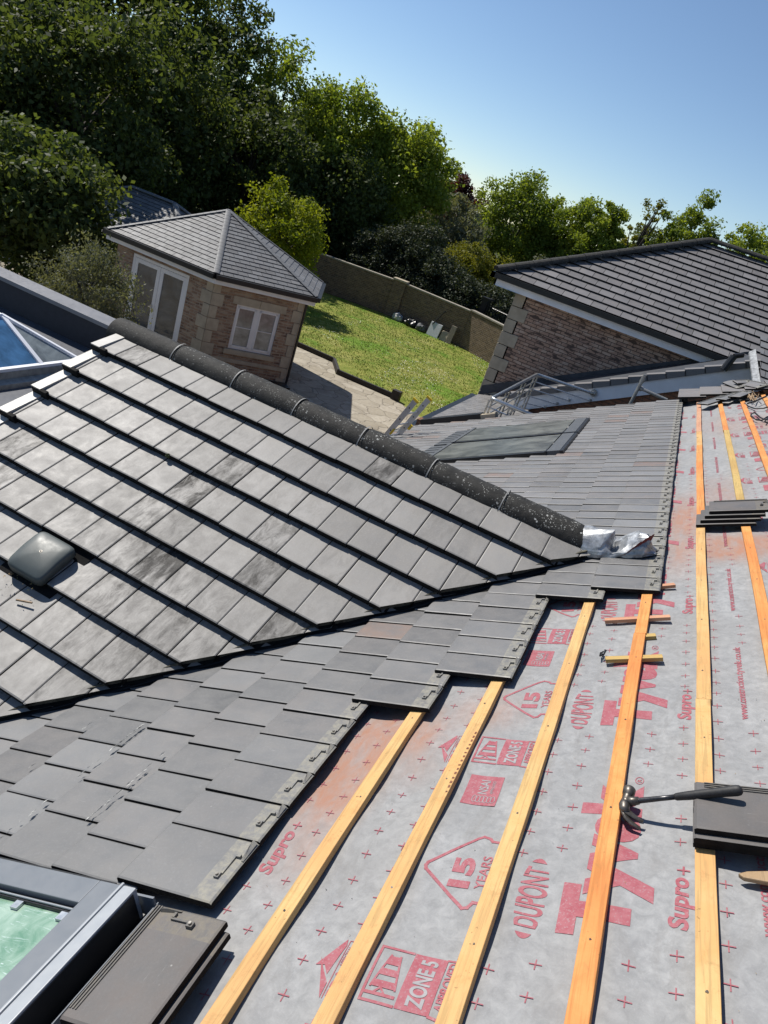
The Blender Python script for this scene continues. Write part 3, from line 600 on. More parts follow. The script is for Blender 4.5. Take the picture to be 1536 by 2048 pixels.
for i in range(NE):
    a, b = Wl[i], Wl[(i + 1) % NE]
    ea, eb_ = Vector((*E[i], 0)), Vector((*E[(i + 1) % NE], 0))
    d = (eb_ - ea).normalized(); n = Vector((d.y, -d.x, 0))
    if (ea - ctr).dot(n) < 0: n = -n
    zt, zb = ze + .0 + OZ, ze - .17 + OZ
    q = [ea - n * .03, eb_ - n * .03, eb_ - n * .0, ea - n * .0]
    sof.add([p + Vector((0, 0, zb)) for p in (ea, eb_, b, a)], [(0, 1, 2, 3)])
    sof.box8([p + Vector((0, 0, zb)) for p in q] + [p + Vector((0, 0, zt)) for p in q])
    q = [ea, eb_, eb_ + n * .11, ea + n * .11]; gut.box8([p + Vector((0, 0, zb + .115)) for p in q] + [p + Vector((0, 0, zt + .06)) for p in q])
sof.build('fascia', M['white'], gh); gut.build('gutter', M['black'], gh)
zs = ze - .12 + OZ
# walls: door wall (0-1) with opening, window wall (1-2) with opening, plain rest
W0, W1, W2 = Wl[0], Wl[1], Wl[2]
def panel(a, b, z0, z1, mb, th=.2, off=0):
    d = (b - a).normalized(); n = Vector((d.y, -d.x, 0)); a2, b2 = a + n * off, b + n * off
    q = [a2, b2, b2 - n * th, a2 - n * th]; mb.box8([p + Vector((0, 0, z0)) for p in q] + [p + Vector((0, 0, z1)) for p in q])
def lerp(a, b, t): return a + (b - a) * t
dl = (W1 - W0).length; d0, d1 = (W1 - W0).length - 2.45, (W1 - W0).length - .72
fa = lambda t: lerp(W0, W1, t / dl)
panel(W0, fa(d0), 0, zs, mb); panel(fa(d1), W1, 0, zs, mb); panel(fa(d0), fa(d1), zs - .16, zs, mb)
wl = (W2 - W1).length; w0, w1 = .66, wl - .56; fb = lambda t: lerp(W1, W2, t / wl); zw0, zw1 = .72, 1.86
panel(W1, fb(w0), 0, zs, mb); panel(fb(w1), W2, 0, zs, mb); panel(fb(w0), fb(w1), 0, zw0, mb); panel(fb(w0), fb(w1), zw1, zs, mb)
for i in range(2, NE): panel(Wl[i], Wl[(i + 1) % NE], 0, zs, mb)
mb.build('wall', M['brick_gh'], gh, auto_uv=True)
qa, qb = MB(), MB()
for i in range(8):                                                    # corner quoins, long and short
    z = zs - .31 * (i + 1); L = .30 if i % 2 else .19; L2 = .26 if i % 2 else .16
    panel(lerp(W0, W1, 1 - L / dl), W1, max(0, z + .006), z + .304, qa, .12, .022); panel(W1, fb(L), max(0, z + .006), z + .304, qa, .12, .022); panel(fb(wl - L2), W2, max(0, z + .006), z + .304, qb, .12, .022)
qa.build('quoins', M['stone'], gh, bevel=.006); qb.build('quoins', M['stone'], gh, bevel=.006)
for nm_, x0, x1, y0, y1, th_, of_ in (('lintel', w0 - .12, (w0 + w1) / 2 - .004, zw1 + .002, zw1 + .2, .1, .02), ('lintel', (w0 + w1) / 2 + .004, w1 + .12, zw1 + .002, zw1 + .2, .1, .02), ('sill', w0 - .1, w1 + .1, zw0 - .13, zw0 - .002, .15, .06), ('band_course', .02, wl - .02, .36, .46, .1, .03)):
    mb = MB(); panel(fb(x0), fb(x1), y0, y1, mb, th_, of_); mb.build(nm_, M['stone'], gh, bevel=.006)
def win(mbf, mbg, f, a, b, z0, z1, off=-.04):
    fw = .055; m = (a + b) / 2
    for (x0, x1, y0, y1) in ((a, b, z0, z0 + fw), (a, b, z1 - fw, z1), (a, a + fw, z0 + fw, z1 - fw), (b - fw, b, z0 + fw, z1 - fw), (m - .05, m + .05, z0 + fw, z1 - fw)): panel(f(x0), f(x1), y0, y1, mbf, .07, off)
    for (x0, x1) in ((a + fw, m - .05), (m + .05, b - fw)):
        for (c, d_, y0, y1) in ((x0, x1, z0 + fw, z0 + fw + .04), (x0, x1, z1 - fw - .04, z1 - fw), (x0, x0 + .04, z0 + fw, z1 - fw), (x1 - .04, x1, z0 + fw, z1 - fw)): panel(f(c), f(d_), y0 + .001, y1 - .001, mbf, .05, off + .012)
        panel(f(x0 + .04), f(x1 - .04), (z0 + z1) / 2 - .009, (z0 + z1) / 2 + .009, mbf, .02, off - .002)
        panel(f(x0), f(x1), z0 + fw, z1 - fw, mbg, .01, off - .018)
mf_, mg_ = MB(), MB(); win(mf_, mg_, fb, w0, w1, zw0, zw1)
wf = mf_.build('window', M['white'], gh); wg = mg_.build('glass_pane', M['glass_blind'], gh); wg.parent = wf
mf_, mg_ = MB(), MB(); zd = zs - .17
for (x0, x1, y0, y1) in ((d0, d1, zd - .07, zd), (d0, d0 + .07, .02, zd - .07), (d1 - .07, d1, .02, zd - .07)): panel(fa(x0), fa(x1), y0, y1, mf_, .08, -.02)
md = (d0 + d1) / 2
for (x0, x1) in ((d0 + .07, md - .004), (md + .004, d1 - .07)):
    for (c, d_, y0, y1) in ((x0, x0 + .10, .05, zd - .08), (x1 - .10, x1, .05, zd - .08), (x0 + .1, x1 - .1, .05, .25), (x0 + .1, x1 - .1, zd - .18, zd - .08)): panel(fa(c), fa(d_), y0, y1, mf_, .05, -.025)
    panel(fa(x0 + .1), fa(x1 - .1), .25, zd - .18, mg_, .02, -.045)
df = mf_.build('french_door', M['white'], gh); dg = mg_.build('glass_pane', M['glass'], gh); dg.parent = df
mb = MB(); panel(fa(md - .09), fa(md - .075), .98, 1.12, mb, .03, .015); panel(fa(md - .16), fa(md - .075), 1.04, 1.06, mb, .015, .03); h_ = mb.build('handle', M['steel'], gh); h_.parent = df
mb = MB(); mb.tube([W2 + Vector((.06, .0, 0)), W2 + Vector((.06, .0, zs + .05))], .035, 10); mb.build('downpipe', M['black'], gh)
mb = MB(); panel(W0, W1, 0, .12, mb, .5, .5); panel(W1, W2, 0, .1, mb, .4, .5); mb.build('plinth_step', M['black'], gh)
# annexe roof behind the garden room
an = thing('outbuilding', 'low slate roofed outbuilding in tree shade behind the garden room', 'outbuilding', (-17, 21, 0))
z1a, z2a, z3a = -4.3 + OZ, -2.98 + OZ, -2.8 + OZ
q = [(-20.6, 18.8, z1a), (-13.4, 18.8, z1a), (-13.4, 23.2, z1a), (-20.6, 23.2, z1a)]; ra, rb = (-17.9, 21, z2a + .1), (-16.1, 21, z2a + .1)
for k, pl in enumerate(([q[0], q[1], rb, ra], [q[1], q[2], rb], [q[2], q[3], ra, rb], [q[3], q[0], ra])): face_tiles('roof_slates', an, pl, M['slate'], .26, .165, .01, 21 + k)
mb = MB()
for a_, b_ in ((q[0], ra), (q[1], rb), (q[2], rb), (q[3], ra), (ra, rb)): cap_run(mb, Vector(a_) + Vector((0, 0, .03)), Vector(b_) + Vector((0, 0, .03)), 10, .1)
mb.build('hip_caps', M['slate'], an)
mb = MB(); mb.wall((-20.3, 19.1), (-13.7, 19.1), 0, z1a, -.2); mb.wall((-13.7, 19.1), (-13.7, 22.9), 0, z1a, .2); mb.wall((-13.7, 22.9), (-20.3, 22.9), 0, z1a, .2); mb.wall((-20.3, 22.9), (-20.3, 19.1), 0, z1a, .2)
mb.build('wall', M['brick_gh'], an, auto_uv=True)

# ------------------------------------------------------------------ neighbouring house, right
rh = thing('brown_brick_house', 'brown brick house with stone quoins and a dark tiled hip roof', 'house', (0, 21, 0))
yE, zE, xR = 16.7, -1.1, 11.0; a0 = Wd(-4.08, yE, zE); a1 = Wd(xR, yE, zE); ap = Wd(-.2, 20.75, 1.0); ar = Wd(xR, 20.75, .97); b0_, b1_ = Wd(-4.08, 24.8, zE), Wd(xR, 24.8, zE)
face_tiles('roof_tiles', rh, [a0, a1, ar, ap], M['tile_far'], .335, .29, .034, 5, .5, .005); face_tiles('roof_tiles', rh, [b1_, b0_, ap, ar], M['tile_far'], .335, .29, .024, 7); face_tiles('roof_tiles', rh, [b0_, a0, ap], M['tile_far'], .335, .29, .024, 8)
mb = MB(); u = Vector((0, 0, .05))
for p, q, n in ((a0, ap, 13), (b0_, ap, 13), (ap, ar, 25)): cap_run(mb, p + u, q + u, n, .12, (.25, 0, 0), flat_=.8)
mb.build('hip_tiles', M['ridge'], rh)
mb = MB(); zb, zt = zE - .26 + OZ, zE - .02 + OZ; mb.wall((-4.04, yE + .02), (xR, yE + .02), zb, zt, .04); mb.wall((-4.04, 24.75), (-4.04, yE + .02), zb, zt, .04)
mb.add([(-4.04, yE + .02, zb), (xR, yE + .02, zb), (xR, 17.1, zb), (-4.04, 17.1, zb)], [(0, 1, 2, 3)]); mb.add([(-4.04, yE, zb), (-4.04, 24.7, zb), (-3.4, 24.7, zb), (-3.4, yE, zb)], [(0, 1, 2, 3)]); mb.build('fascia', M['white2'], rh)
mb = MB(); mb.wall((-4.15, yE - .1), (xR, yE - .1), zt - .09, zt + .03, .115); mb.wall((-4.15, 24.8), (-4.15, yE - .1), zt - .09, zt + .03, .1); mb.build('gutter', M['black'], rh)
mb = MB(); mb.wall((-3.5, 17.0), (xR - .3, 17.0), 0, zb, .25); mb.wall((-3.5, 24.5), (-3.5, 17.0), 0, zb, .25); mb.wall((xR - .3, 17.0), (xR - .3, 24.5), 0, zb, .25); mb.wall((xR - .3, 24.5), (-3.5, 24.5), 0, zb, .25); mb.prism([Vector((xR - .05, 16.9, zb)), Vector((xR - .05, 24.6, zb)), Vector((xR - .05, 20.75, .85 + OZ))], (-.2, 0, 0)); mb.build('wall', M['brick_rh'], rh, auto_uv=True)
mb = MB(); k = 0; z = zb
while z > .1:
    L = .42 if k % 2 else .25; mb.wall((-3.53, 16.975), (-3.53 + L, 16.975), z - .292, z - .006, .06); mb.wall((-3.53, 17.04 + (.25 if k % 2 else .42)), (-3.53, 17.036), z - .292, z - .006, .06); z -= .3; k += 1
mb.build('quoins', M['stone'], rh, bevel=.006)
mb = MB(); mb.prism([Wd(-3.5, 16.99, -3.86), Wd(1.6, 16.99, -.95), Wd(1.6, 16.99, -.80), Wd(-3.5, 16.99, -3.62)], (0, -.02, 0)); mb.build('flashing', M['lead'], rh)

# ------------------------------------------------------------------ link wing between the two houses: barge board, brick, lead and low slope
lk = thing('link_wing', 'link wing with white barge board and stepped verge tiles between the houses', 'extension', (0, 15.5, 0))
yb = 15.3; tb = math.tan(R(29.6))
def LK(x, y, h): z = -1.80 + tb * x; return Wd(x, y, z) + Vector((-sin(R(29.6)), 0, cos(R(29.6)))) * h
mb = MB(); mb.prism([LK(-2.45, yb, -.35), LK(1.55, yb, -.35), LK(1.55, yb, -.08), LK(-2.45, yb, -.08)], (0, .04, 0)); mb.build('barge_board', M['white2'], lk)
mb = MB()
for i in range(14):
    x = -2.55 + i * .305; mb.box8([LK(x, yb - .03, -.08), LK(x + .32, yb - .03, -.08), LK(x + .32, yb + .25, -.08), LK(x, yb + .25, -.08), LK(x, yb - .03, .055), LK(x + .32, yb - .03, .022), LK(x + .32, yb + .25, .022), LK(x, yb + .25, .055)])
mb.build('verge_tiles', M['tile_far'], lk)
mb = MB(); mb.quad(LK(-2.5, yb + .22, .02), LK(1.6, yb + .22, .02), LK(1.6, 17.0, .02), LK(-2.5, 17.0, .02)); mb.build('roof_lead', M['lead'], lk)
mb = MB(); mb.prism([Wd(-2.4, yb + .06, -5.7), Wd(2.6, yb + .06, -5.7), Wd(2.6, yb + .06, -1.0), LK(1.5, yb + .06, -.12), LK(-2.4, yb + .06, -.12)], (0, .2, 0)); mb.build('wall', M['brick_or'], lk, auto_uv=True)
low = face_tiles('low_slope', lk, [Wd(-3.5, 11.2, -3.86), Wd(-3.5, 16.95, -3.86), Wd(-2.0, 16.95, -3.35), Wd(-2.0, 11.2, -3.35)], tile_mat('tile_pale', (.17, .165, .16), dark=.2), .2, .16, .008, 31)
mb = MB(); mb.box8([Wd(-3.66, 11.2, -3.98), Wd(-3.5, 11.2, -3.98), Wd(-3.5, 16.95, -3.98), Wd(-3.66, 16.95, -3.98), Wd(-3.66, 11.2, -3.88), Wd(-3.5, 11.2, -3.88), Wd(-3.5, 16.95, -3.88), Wd(-3.66, 16.95, -3.88)]); mb.build('gutter', M['black'], lk)
mb = MB(); mb.wall((-3.4, 17.0), (-3.4, 12.1), 0, -3.92 + OZ, .2); mb.wall((-3.4, 12.15), (-2.2, 12.15), 0, -3.6 + OZ, .2); mb.build('wall', M['brick_or'], lk, auto_uv=True)
mb = MB(); mb.box8([Wd(-2.0, 12.05, -3.5), Wd(1.5, 12.05, -3.5), Wd(1.5, 15.3, -3.5), Wd(-2.0, 15.3, -3.5), Wd(-2.0, 12.05, -3.4), Wd(1.5, 12.05, -3.4), Wd(1.5, 15.3, -3.4), Wd(-2.0, 15.3, -3.4)]); mb.build('balcony_floor', M['lead'], lk)
# small slope and lead valley at the right edge
face_tiles('upper_slope', lk, [Wd(1.62, 13.6, -1.12), Wd(3.4, 13.6, -1.12), Wd(3.4, 15.6, -.42), Wd(1.42, 15.6, -.66)], M['tile'], .2, .3, .02, 41)
mb = MB(); mb.prism([Wd(1.38, 15.4, -.80), Wd(1.46, 15.4, -.72), Wd(1.66, 13.45, -1.19), Wd(1.56, 13.45, -1.24)], (0, 0, .03)); mb.build('lead_valley', plain('lead_valley_grey', (.26, .27, .28), .55, .2, .5, 14, .004), lk)
mb = MB(); mb.tube([Wd(1.16, 15.2, -.93), Wd(1.10, 15.15, -1.22)], .07, 10); mb.tube([Wd(1.16, 15.2, -.93), Wd(1.3, 15.28, -.86)], .05, 10); mb.build('gutter_outlet', M['black'], lk)

# ------------------------------------------------------------------ balcony rail
rl = thing('balcony_rail', 'stainless steel balcony rail with thin horizontal bars fixed to the barge board', 'railing', (-2, 13.5, -3.4 + OZ))
A_, B_, C_, D_ = Wd(-2.235, 11.98, -2.70), Wd(-2.10, 15.02, -2.56), Wd(-.92, 15.2, -2.53), Wd(-1.0, 11.98, -2.69)
mb = MB(); r_ = .032
def bend(p, q, s, k=.1):
    return [p, q + (p - q).normalized() * k, q + (p - q).normalized() * k * .3 + (s - q).normalized() * k * .05, q + (s - q).normalized() * k * .3 + (p - q).normalized() * k * .05, q + (s - q).normalized() * k]
path = bend(D_, A_, B_) + bend(A_, B_, C_)[1:] + [C_ + Vector((-.1, -.03, 0)), C_]
mb.tube(path, r_, 12); mb.tube([C_, C_ + Vector((0, .09, 0))], r_, 12)
mb.build('handrail', M['steel'], rl, smooth=True)
mb = MB(); mb.tube([C_ + Vector((0, .06, 0)), C_ + Vector((0, .095, 0))], .075, 20)
mb.build('wall_flange', M['steel'], rl)
for i in range(4):
    dz = Vector((0, 0, -.16 * (i + 1))); mb = MB(); e_ = Vector((-.20 * (i + 1), 0, 0))
    mb.tube([A_ + dz, B_ + dz], .012, 8); mb.tube([A_ + dz, D_ + dz], .012, 8); mb.tube([B_ + dz, C_ + dz + e_ * .0, C_ + dz + Vector((0, .09, 0))] if i == 0 else [B_ + dz, C_ + dz + e_, C_ + dz + e_ + Vector((.0, .09, 0))], .012, 8)
    q = C_ + dz + (e_ if i else Vector((0, 0, 0))); mb.tube([q + Vector((0, .07, 0)), q + Vector((0, .095, 0))], .03, 12); mb.build('rail_bar', M['steel'], rl)
for p in (A_, lerp(A_, B_, .35), lerp(A_, B_, .7), B_ + Vector((0, -.04, 0)), lerp(A_, D_, .3), lerp(A_, D_, .65)):
    mb = MB()
    for dx in (-.028, .028): mb.tube([p + Vector((dx, 0, -.04)), p + Vector((dx, 0, -.82))], .016, 8)
    mb.tube([p, p + Vector((0, 0, -.05))], .018, 8)
    mb.build('post', M['steel'], rl)
# scaffold tubes beyond the verge
mb = MB(); mb.tube([Wd(-.155, 12.3, -3.2), Wd(-.14, 12.3, -1.98), Wd(-.125, 12.3, -1.47)], .028, 12); mb.tube([Wd(-.128, 12.3, -1.60), Wd(-.126, 12.3, -1.53)], .037, 12)
t = mb.build('scaffold_standard', M['galv'], loc=Wd(-.155, 12.3, -3.2)); tag(t, 'upright grey scaffold tube rising past the far roof edge', 'scaffold tube')
mb = MB(); mb.tube([Wd(-.16, 12.36, -1.70), Wd(.35, 12.36, -1.72)], .026, 12); mb.tube([Wd(-.13, 12.34, -1.70), Wd(-.07, 12.34, -1.70)], .042, 12)
t = mb.build('scaffold_ledger', M['galv']); tag(t, 'level grey scaffold tube clamped to the upright beyond the tiles', 'scaffold tube')
# ladder head at the eaves
ld = thing('ladder', 'aluminium ladder with yellow end caps poking above the eaves', 'ladder', Wd(-3.9, 10.7, -5.7))
t0, t1, b0 = Wd(-2.96, 10.85, -2.83), Wd(-3.09, 10.6, -2.88), Vector((-.62, .05, -1.6))
for t in (t0, t1):
    mb = MB(); d = b0.normalized(); sd_ = Vector((0, 1, 0)); wv = d.cross(sd_).normalized(); q = [t + wv * .044 - sd_ * .012, t - wv * .044 - sd_ * .012, t - wv * .044 + sd_ * .012, t + wv * .044 + sd_ * .012]
    mb.box8([p + b0 * 1.85 for p in q] + q); 
    for k in range(5):
        c = t + d * (.16 + .25 * k); mb.tube([c - sd_ * .0125, c - sd_ * .0145], .012, 10, 1)
    mb.build('stile', [M['alu'], M['black']], ld)
    mb = MB(); mb.box8([p * 1.0 + d * .02 for p in [x + (x - t) * .25 for x in q]] + [x + (x - t) * .25 - d * .02 for x in q]); mb.build('end_cap', M['yellow'], ld, bevel=.006)
for k in range(8):
    c = d * (.30 + .25 * k); mb = MB(); mb.tube([t0 + c, t1 + c], .012, 8); mb.build('rung', M['alu'], ld)
mb = MB(); c = t0 + d * .62 + Vector((.06, .02, 0)); mb.fbox(lambda a, b, h: c + wv * a + sd_ * b - d * h, -.06, .03, -.03, .03, -.04, .05); mb.build('bracket', M['yellow'], ld, bevel=.006); mb = MB(); c = t1 + d * .66; mb.fbox(lambda a, b, h: c + wv * a + sd_ * b - d * h, .02, .05, -.03, .02, -.06, .06); mb.build('bracket', M['yellow'], ld, bevel=.006)
# ------------------------------------------------------------------ garden wall and things against it
def gwall(pts, label, top=.06, h=1.6):
    t = thing('garden_wall', label, 'wall', (pts[0][0], pts[0][1], 0)); mb = MB(); mc = MB()
    for a, b in zip(pts, pts[1:]): mb.wall(a, b, 0, h, .22); 
    for a, b in zip(pts, pts[1:]):
        d = (Vector(b) - Vector(a)).normalized(); n = Vector((d.y, -d.x)) * .03; mc.wall(Vector(a) + n, Vector(b) + n, h + .001, h + top, .28)
    mb.build('brickwork', M['brick_wall'], t, auto_uv=True); mc.build('coping', plain('coping_stone', (.30, .27, .22), .85, var=.2, scale=4), t); return t
gwall([(-40, 29.5), (-24, 30.6), (-12.55, 33.14)], 'long garden brick wall running behind the garden room in shade')
gwall([(-11.95, 33.2), (-8.44, 32.6)], 'short shaded garden wall section behind the leaning white board')
gwall([(-8.43, 32.6), (-3.3, 29.6)], 'angled garden wall section partly sunlit beside the brown brick house', h=1.66)
pr = thing('wall_pier', 'brick pier with capping standing proud in the garden wall', 'pier', (-12.25, 33.1, 0))
mb = MB(); mb.wall((-12.56, 33.0), (-11.94, 33.06), 0, 1.68, .4); mb.build('brickwork', M['brick_wall'], pr, auto_uv=True); mb = MB(); mb.wall((-12.6, 32.96), (-11.9, 33.02), 1.682, 1.76, .48); mb.build('capping', M['stone'], pr)
def lean(name, label, cat, a, b, h, mat, tilt=.16, th=.05, y=0):
    mb = MB(); a = Vector((*a, 0)); b = Vector((*b, 0)); d = (b - a).normalized(); n = Vector((-d.y, d.x, 0)); up = Vector((0, 0, h)) + n * tilt
    mb.box8([a, b, b + n * th, a + n * th, a + up, b + up, b + n * th + up, a + n * th + up]); return tag(mb.build(name, mat, bevel=.01), label, cat)
lean('white_board', 'plain white board leaning on the garden wall at the lawn edge', 'board', (-10.02, 32.35), (-9.42, 32.22), .62, plain('board_white', (.55, .56, .58), .6, var=.1))
lean('slab', 'grey paving slab leaning beside the white board on the garden wall', 'slab', (-9.36, 32.28), (-9.0, 32.2), .42, M['stone'])
lean('plank', 'pale wooden plank propped upright near the garden wall corner', 'plank', (-8.98, 32.2), (-8.72, 32.15), .8, plain('plank_grey', (.22, .19, .15), .8, var=.3))
mb = MB(); mb.tube([(-9.9, 32.45, .5), (-9.55, 32.6, 1.25)], .03, 8); tag(mb.build('pole', M['black']), 'thin dark pole leaning on the garden wall behind the white board', 'pole')
def lump(name, label, cat, c, r, mat, seed):
    bm = bmesh.new(); bmesh.ops.create_icosphere(bm, subdivisions=3, radius=1)
    for v in bm.verts: n = 1 + .35 * mnoise.noise(v.co * 1.7 + Vector((seed, 0, 0))); v.co = Vector((v.co.x * r[0], v.co.y * r[1], max(-.02, v.co.z * r[2] * .9 + r[2] * .6))) * n
    me = bpy.data.meshes.new(name); bm.to_mesh(me); bm.free(); me.materials.append(mat); o = bpy.data.objects.new(name, me); o.location = c; COL.objects.link(o); return tag(o, label, cat)
lump('rubble_sack', 'crumpled pale sack dumped beside the brick pier', 'sack', (-11.75, 32.75, 0), (.26, .2, .22), plain('sack_white', (.4, .4, .4), .7, var=.4, scale=6), 1)
lump('rubble_sack', 'dark bin bag slumped midway between pier and white board', 'sack', (-10.95, 32.6, 0), (.3, .22, .24), M['black'], 5)
lump('rubble_sack', 'dull grey sack right next to the white board', 'sack', (-10.4, 32.5, 0), (.24, .2, .22), plain('sack_grey', (.09, .095, .1), .7, var=.4, scale=6), 9)
fc = thing('metal_fence', 'black metal bar fence with square post behind the garden wall corner', 'fence', (-8, 33.6, 0))
mb = MB()
for i in range(24): mb.tube([(-8.1 + i * .12, 33.6 - i * .06, .3), (-8.1 + i * .12, 33.6 - i * .06, 2.1)], .018, 6)
for z in (.5, 2.0): mb.tube([(-8.1, 33.6, z), (-5.3, 32.2, z)], .022, 6)
mb.build('bars', M['black'], fc); mb = MB(); mb.wall((-8.35, 33.6), (-8.05, 33.5), 0, 2.25, .28); mb.wall((-8.4, 33.57), (-8.0, 33.44), 2.252, 2.33, .38); mb.build('post', M['black'], fc)
# ------------------------------------------------------------------ roofing sheet with printed lettering
def mem_h(u, v):
    sag = .5 - .5 * cos(2 * pi * (v + .10 * sin(u * 1.3) - .14) / .56)
    pu = (u + 1.24) / .2965; sag2 = .55 + .45 * (.5 - .5 * cos(2 * pi * pu)); k = 1. if v < 6 else 1.25
    p = Vector((u * 5.2, v * 3.1, 0)); q = Vector((u * 1.6, v * 1.2, 4.))
    cr = 0.
    for v0, sl, am in ((2.165, .03, .0035), (1.50, -.04, .003), (3.30, .05, .003), (.98, .02, .003), (4.4, -.06, .004), (6.4, .05, .006), (7.7, -.04, .006), (9.2, .05, .008)):
        if abs(v - v0) < .25: cr += am * math.exp(-((v - v0 - sl * u - .012 * mnoise.noise(Vector((u * 6, v0, 0)))) / (.011 * k)) ** 2) * max(0, .35 + mnoise.noise(Vector((u * 2.3, v0 * 5, 2.))))
    return cr - .003 - .019 * sag * sag2 + .0035 * k * mnoise.noise(p) + .005 * k * mnoise.noise(q) - (.0022 if v < 6 else .0055) * abs(mnoise.noise(Vector((u * 11 + v * 2, v * 13 - u * 3, 9.))))
DUST = [(-1.38, 2.30, .13, .36, 1.0), (-1.28, 2.55, .17, .2, .9), (-1.35, 1.85, .08, .22, .35), (-.95, 2.78, .16, .16, .35), (-1.12, 2.35, .1, .16, .25), (-.15, 5.7, .13, .6, .65), (.12, 5.0, .26, .24, .8), (.40, 5.05, .3, .22, .7), (-.18, 4.95, .08, .4, .5), (.66, 9.6, .16, .5, .4), (.3, 9.6, .3, .8, .25), (.1, 6.4, .2, .6, .3), (-.3, 2.2, .2, .2, .06)]
mem = thing('roofing_sheet', 'grey breathable roofing sheet printed in red lettering under the battens', 'roofing sheet', P(-.3, 4, 0))
us = np.arange(-1.95, 2.31, .035); vs = np.concatenate([np.arange(-1.2, 5.2, .035), np.arange(5.2, 12.06, .06)])
mb = MB(); pts = [P(u, v, mem_h(u, v)) for u in us for v in vs]; nv = len(vs); fc_ = [(i * nv + j, (i + 1) * nv + j, (i + 1) * nv + j + 1, i * nv + j + 1) for i in range(len(us) - 1) for j in range(nv - 1)]
mb.add(pts, fc_); ms = mb.build('sheet', None and 0 or [], mem, smooth=True)
dv = np.zeros((len(us) * nv, 4)); dv[:, 3] = 1; k = 0
for u in us:
    for v in vs:
        d = 0
        for (a, b, ru, rv, s) in DUST: d = max(d, s * math.exp(-(((u - a) / ru) ** 2 + ((v - b) / rv) ** 2) * .9))
        dv[k, 0] = min(1, d); k += 1
ms.data.color_attributes.remove(ms.data.color_attributes['Col']); ca = ms.data.color_attributes.new('Col', 'FLOAT_COLOR', 'POINT'); ca.data.foreach_set('color', dv.ravel())
def mem_mat():
    b = NB('breather_sheet'); v = b.coord(); a = b.attr(); n1 = b.noise(v, 26, 5, .66, .4); n2 = b.noise(v, 4, 4, .6); n3 = b.noise(v, 140, 3, .7); n4 = b.noise(v, 1.3, 3)
    c = b.mix(b.rng(n1, .32, .70), (.222, .224, .227), (.336, .337, .337)); c = b.mix(b.rng(n2, .42, .62, 0, .38), c, (.205, .207, .21)); c = b.mix(b.rng(n3, .55, .8, 0, .3), c, (.42, .42, .42)); c = b.mix(b.rng(n4, .5, .66, 0, .2), c, (.27, .255, .235))
    sc1 = b.noise(b.coord(scale=(3, 1, 3)), 2.4, 6, .72, .8); c = b.mix(b.rng(sc1, .54, .70, 0, .42), c, (.175, .165, .155)); sp = b.rng(b.voro(v, 9), .012, .02, 1, 0); c = b.mix(sp, c, (.03, .03, .03))
    sm = b.noise(b.coord(scale=(5, 1.6, 5)), 4, 6, .7, .5); dk = b.math('MULTIPLY', b.rng(a[0], .04, .6), b.rng(sm, .30, .60, .35, 1)); c = b.mix(b.math('MULTIPLY', dk, .9), c, (.34, .17, .11))
    b.bump(b.math('ADD', b.math('MULTIPLY', n3, .5), n1), .35, .003); return b.done(c, .68, spec=.3)
ms.data.materials.append(mem_mat())
def print_mat():
    b = NB('print_red'); v = b.coord(); n = b.noise(v, 30, 5, .68, .3); n2 = b.noise(v, 130, 3, .7); c = b.mix(b.rng(n, .3, .7), (.285, .060, .080), (.36, .13, .148)); c = b.mix(b.rng(n2, .54, .72, 0, .65), c, (.34, .27, .28)); return b.done(c, .65, spec=.3)
def knock_mat():
    b = NB('print_bare'); v = b.coord(); n = b.noise(v, 30, 5, .68); c = b.mix(b.rng(n, .32, .7), (.24, .235, .24), (.34, .33, .335)); return b.done(c, .68, spec=.3)
PRV = []; PRF = []; PRM = []
def emit(bm, off_v, off_u, mat, lift, vmin=-.6, vmax=11.9):
    o = len(PRV); ok = False
    pts = [(q.co.x + off_v, q.co.y + off_u) for q in bm.verts]
    if max(p[0] for p in pts) > vmax or min(p[0] for p in pts) < vmin: return
    bm.verts.index_update()
    for (v, u) in pts: PRV.append(P(u, v, mem_h(u, v) + lift))
    for f in bm.faces: PRF.append([o + q.index for q in f.verts]); PRM.append(mat)
def grid_cut(bm, step=.03):
    xs = [q.co.x for q in bm.verts]; ys = [q.co.y for q in bm.verts]
    for lo, hi, ax in ((min(xs), max(xs), 0), (min(ys), max(ys), 1)):
        t = math.ceil(lo / step) * step + 1e-4
        while t < hi:
            co = [0, 0, 0]; no = [0, 0, 0]; co[ax] = t; no[ax] = 1; bmesh.ops.bisect_plane(bm, geom=bm.verts[:] + bm.edges[:] + bm.faces[:], plane_co=co, plane_no=no); t += step
    return bm
def text_bm(txt, v0, v1, ut, ub, bold=.02, shear=0., warp=None):
    cu = bpy.data.curves.new('t', 'FONT'); cu.body = txt; cu.size = 1; cu.offset = bold; cu.shear = shear; cu.resolution_u = 4; cu.fill_mode = 'FRONT'
    ob = bpy.data.objects.new('t', cu); COL.objects.link(ob); dg = bpy.context.evaluated_depsgraph_get(); me = bpy.data.meshes.new_from_object(ob.evaluated_get(dg)); bm = bmesh.new(); bm.from_mesh(me)
    bpy.data.objects.remove(ob); bpy.data.curves.remove(cu); bpy.data.meshes.remove(me)
    x0 = min(q.co.x for q in bm.verts); x1 = max(q.co.x for q in bm.verts); y0 = min(q.co.y for q in bm.verts); y1 = max(q.co.y for q in bm.verts)
    for q in bm.verts:
        a = (q.co.x - x0) / (x1 - x0); b = (q.co.y - y0) / (y1 - y0)
        if warp: b = .5 + (b - .5) * warp(a)
        q.co = (v0 + (v1 - v0) * a, ub + (ut - ub) * b, 0)
    return grid_cut(bm)
def poly_bm(*polys):
    bm = bmesh.new()
    for p in polys: bm.faces.new([bm.verts.new((v, u, 0)) for v, u in p])
    bmesh.ops.triangulate(bm, faces=bm.faces[:]); return grid_cut(bm)
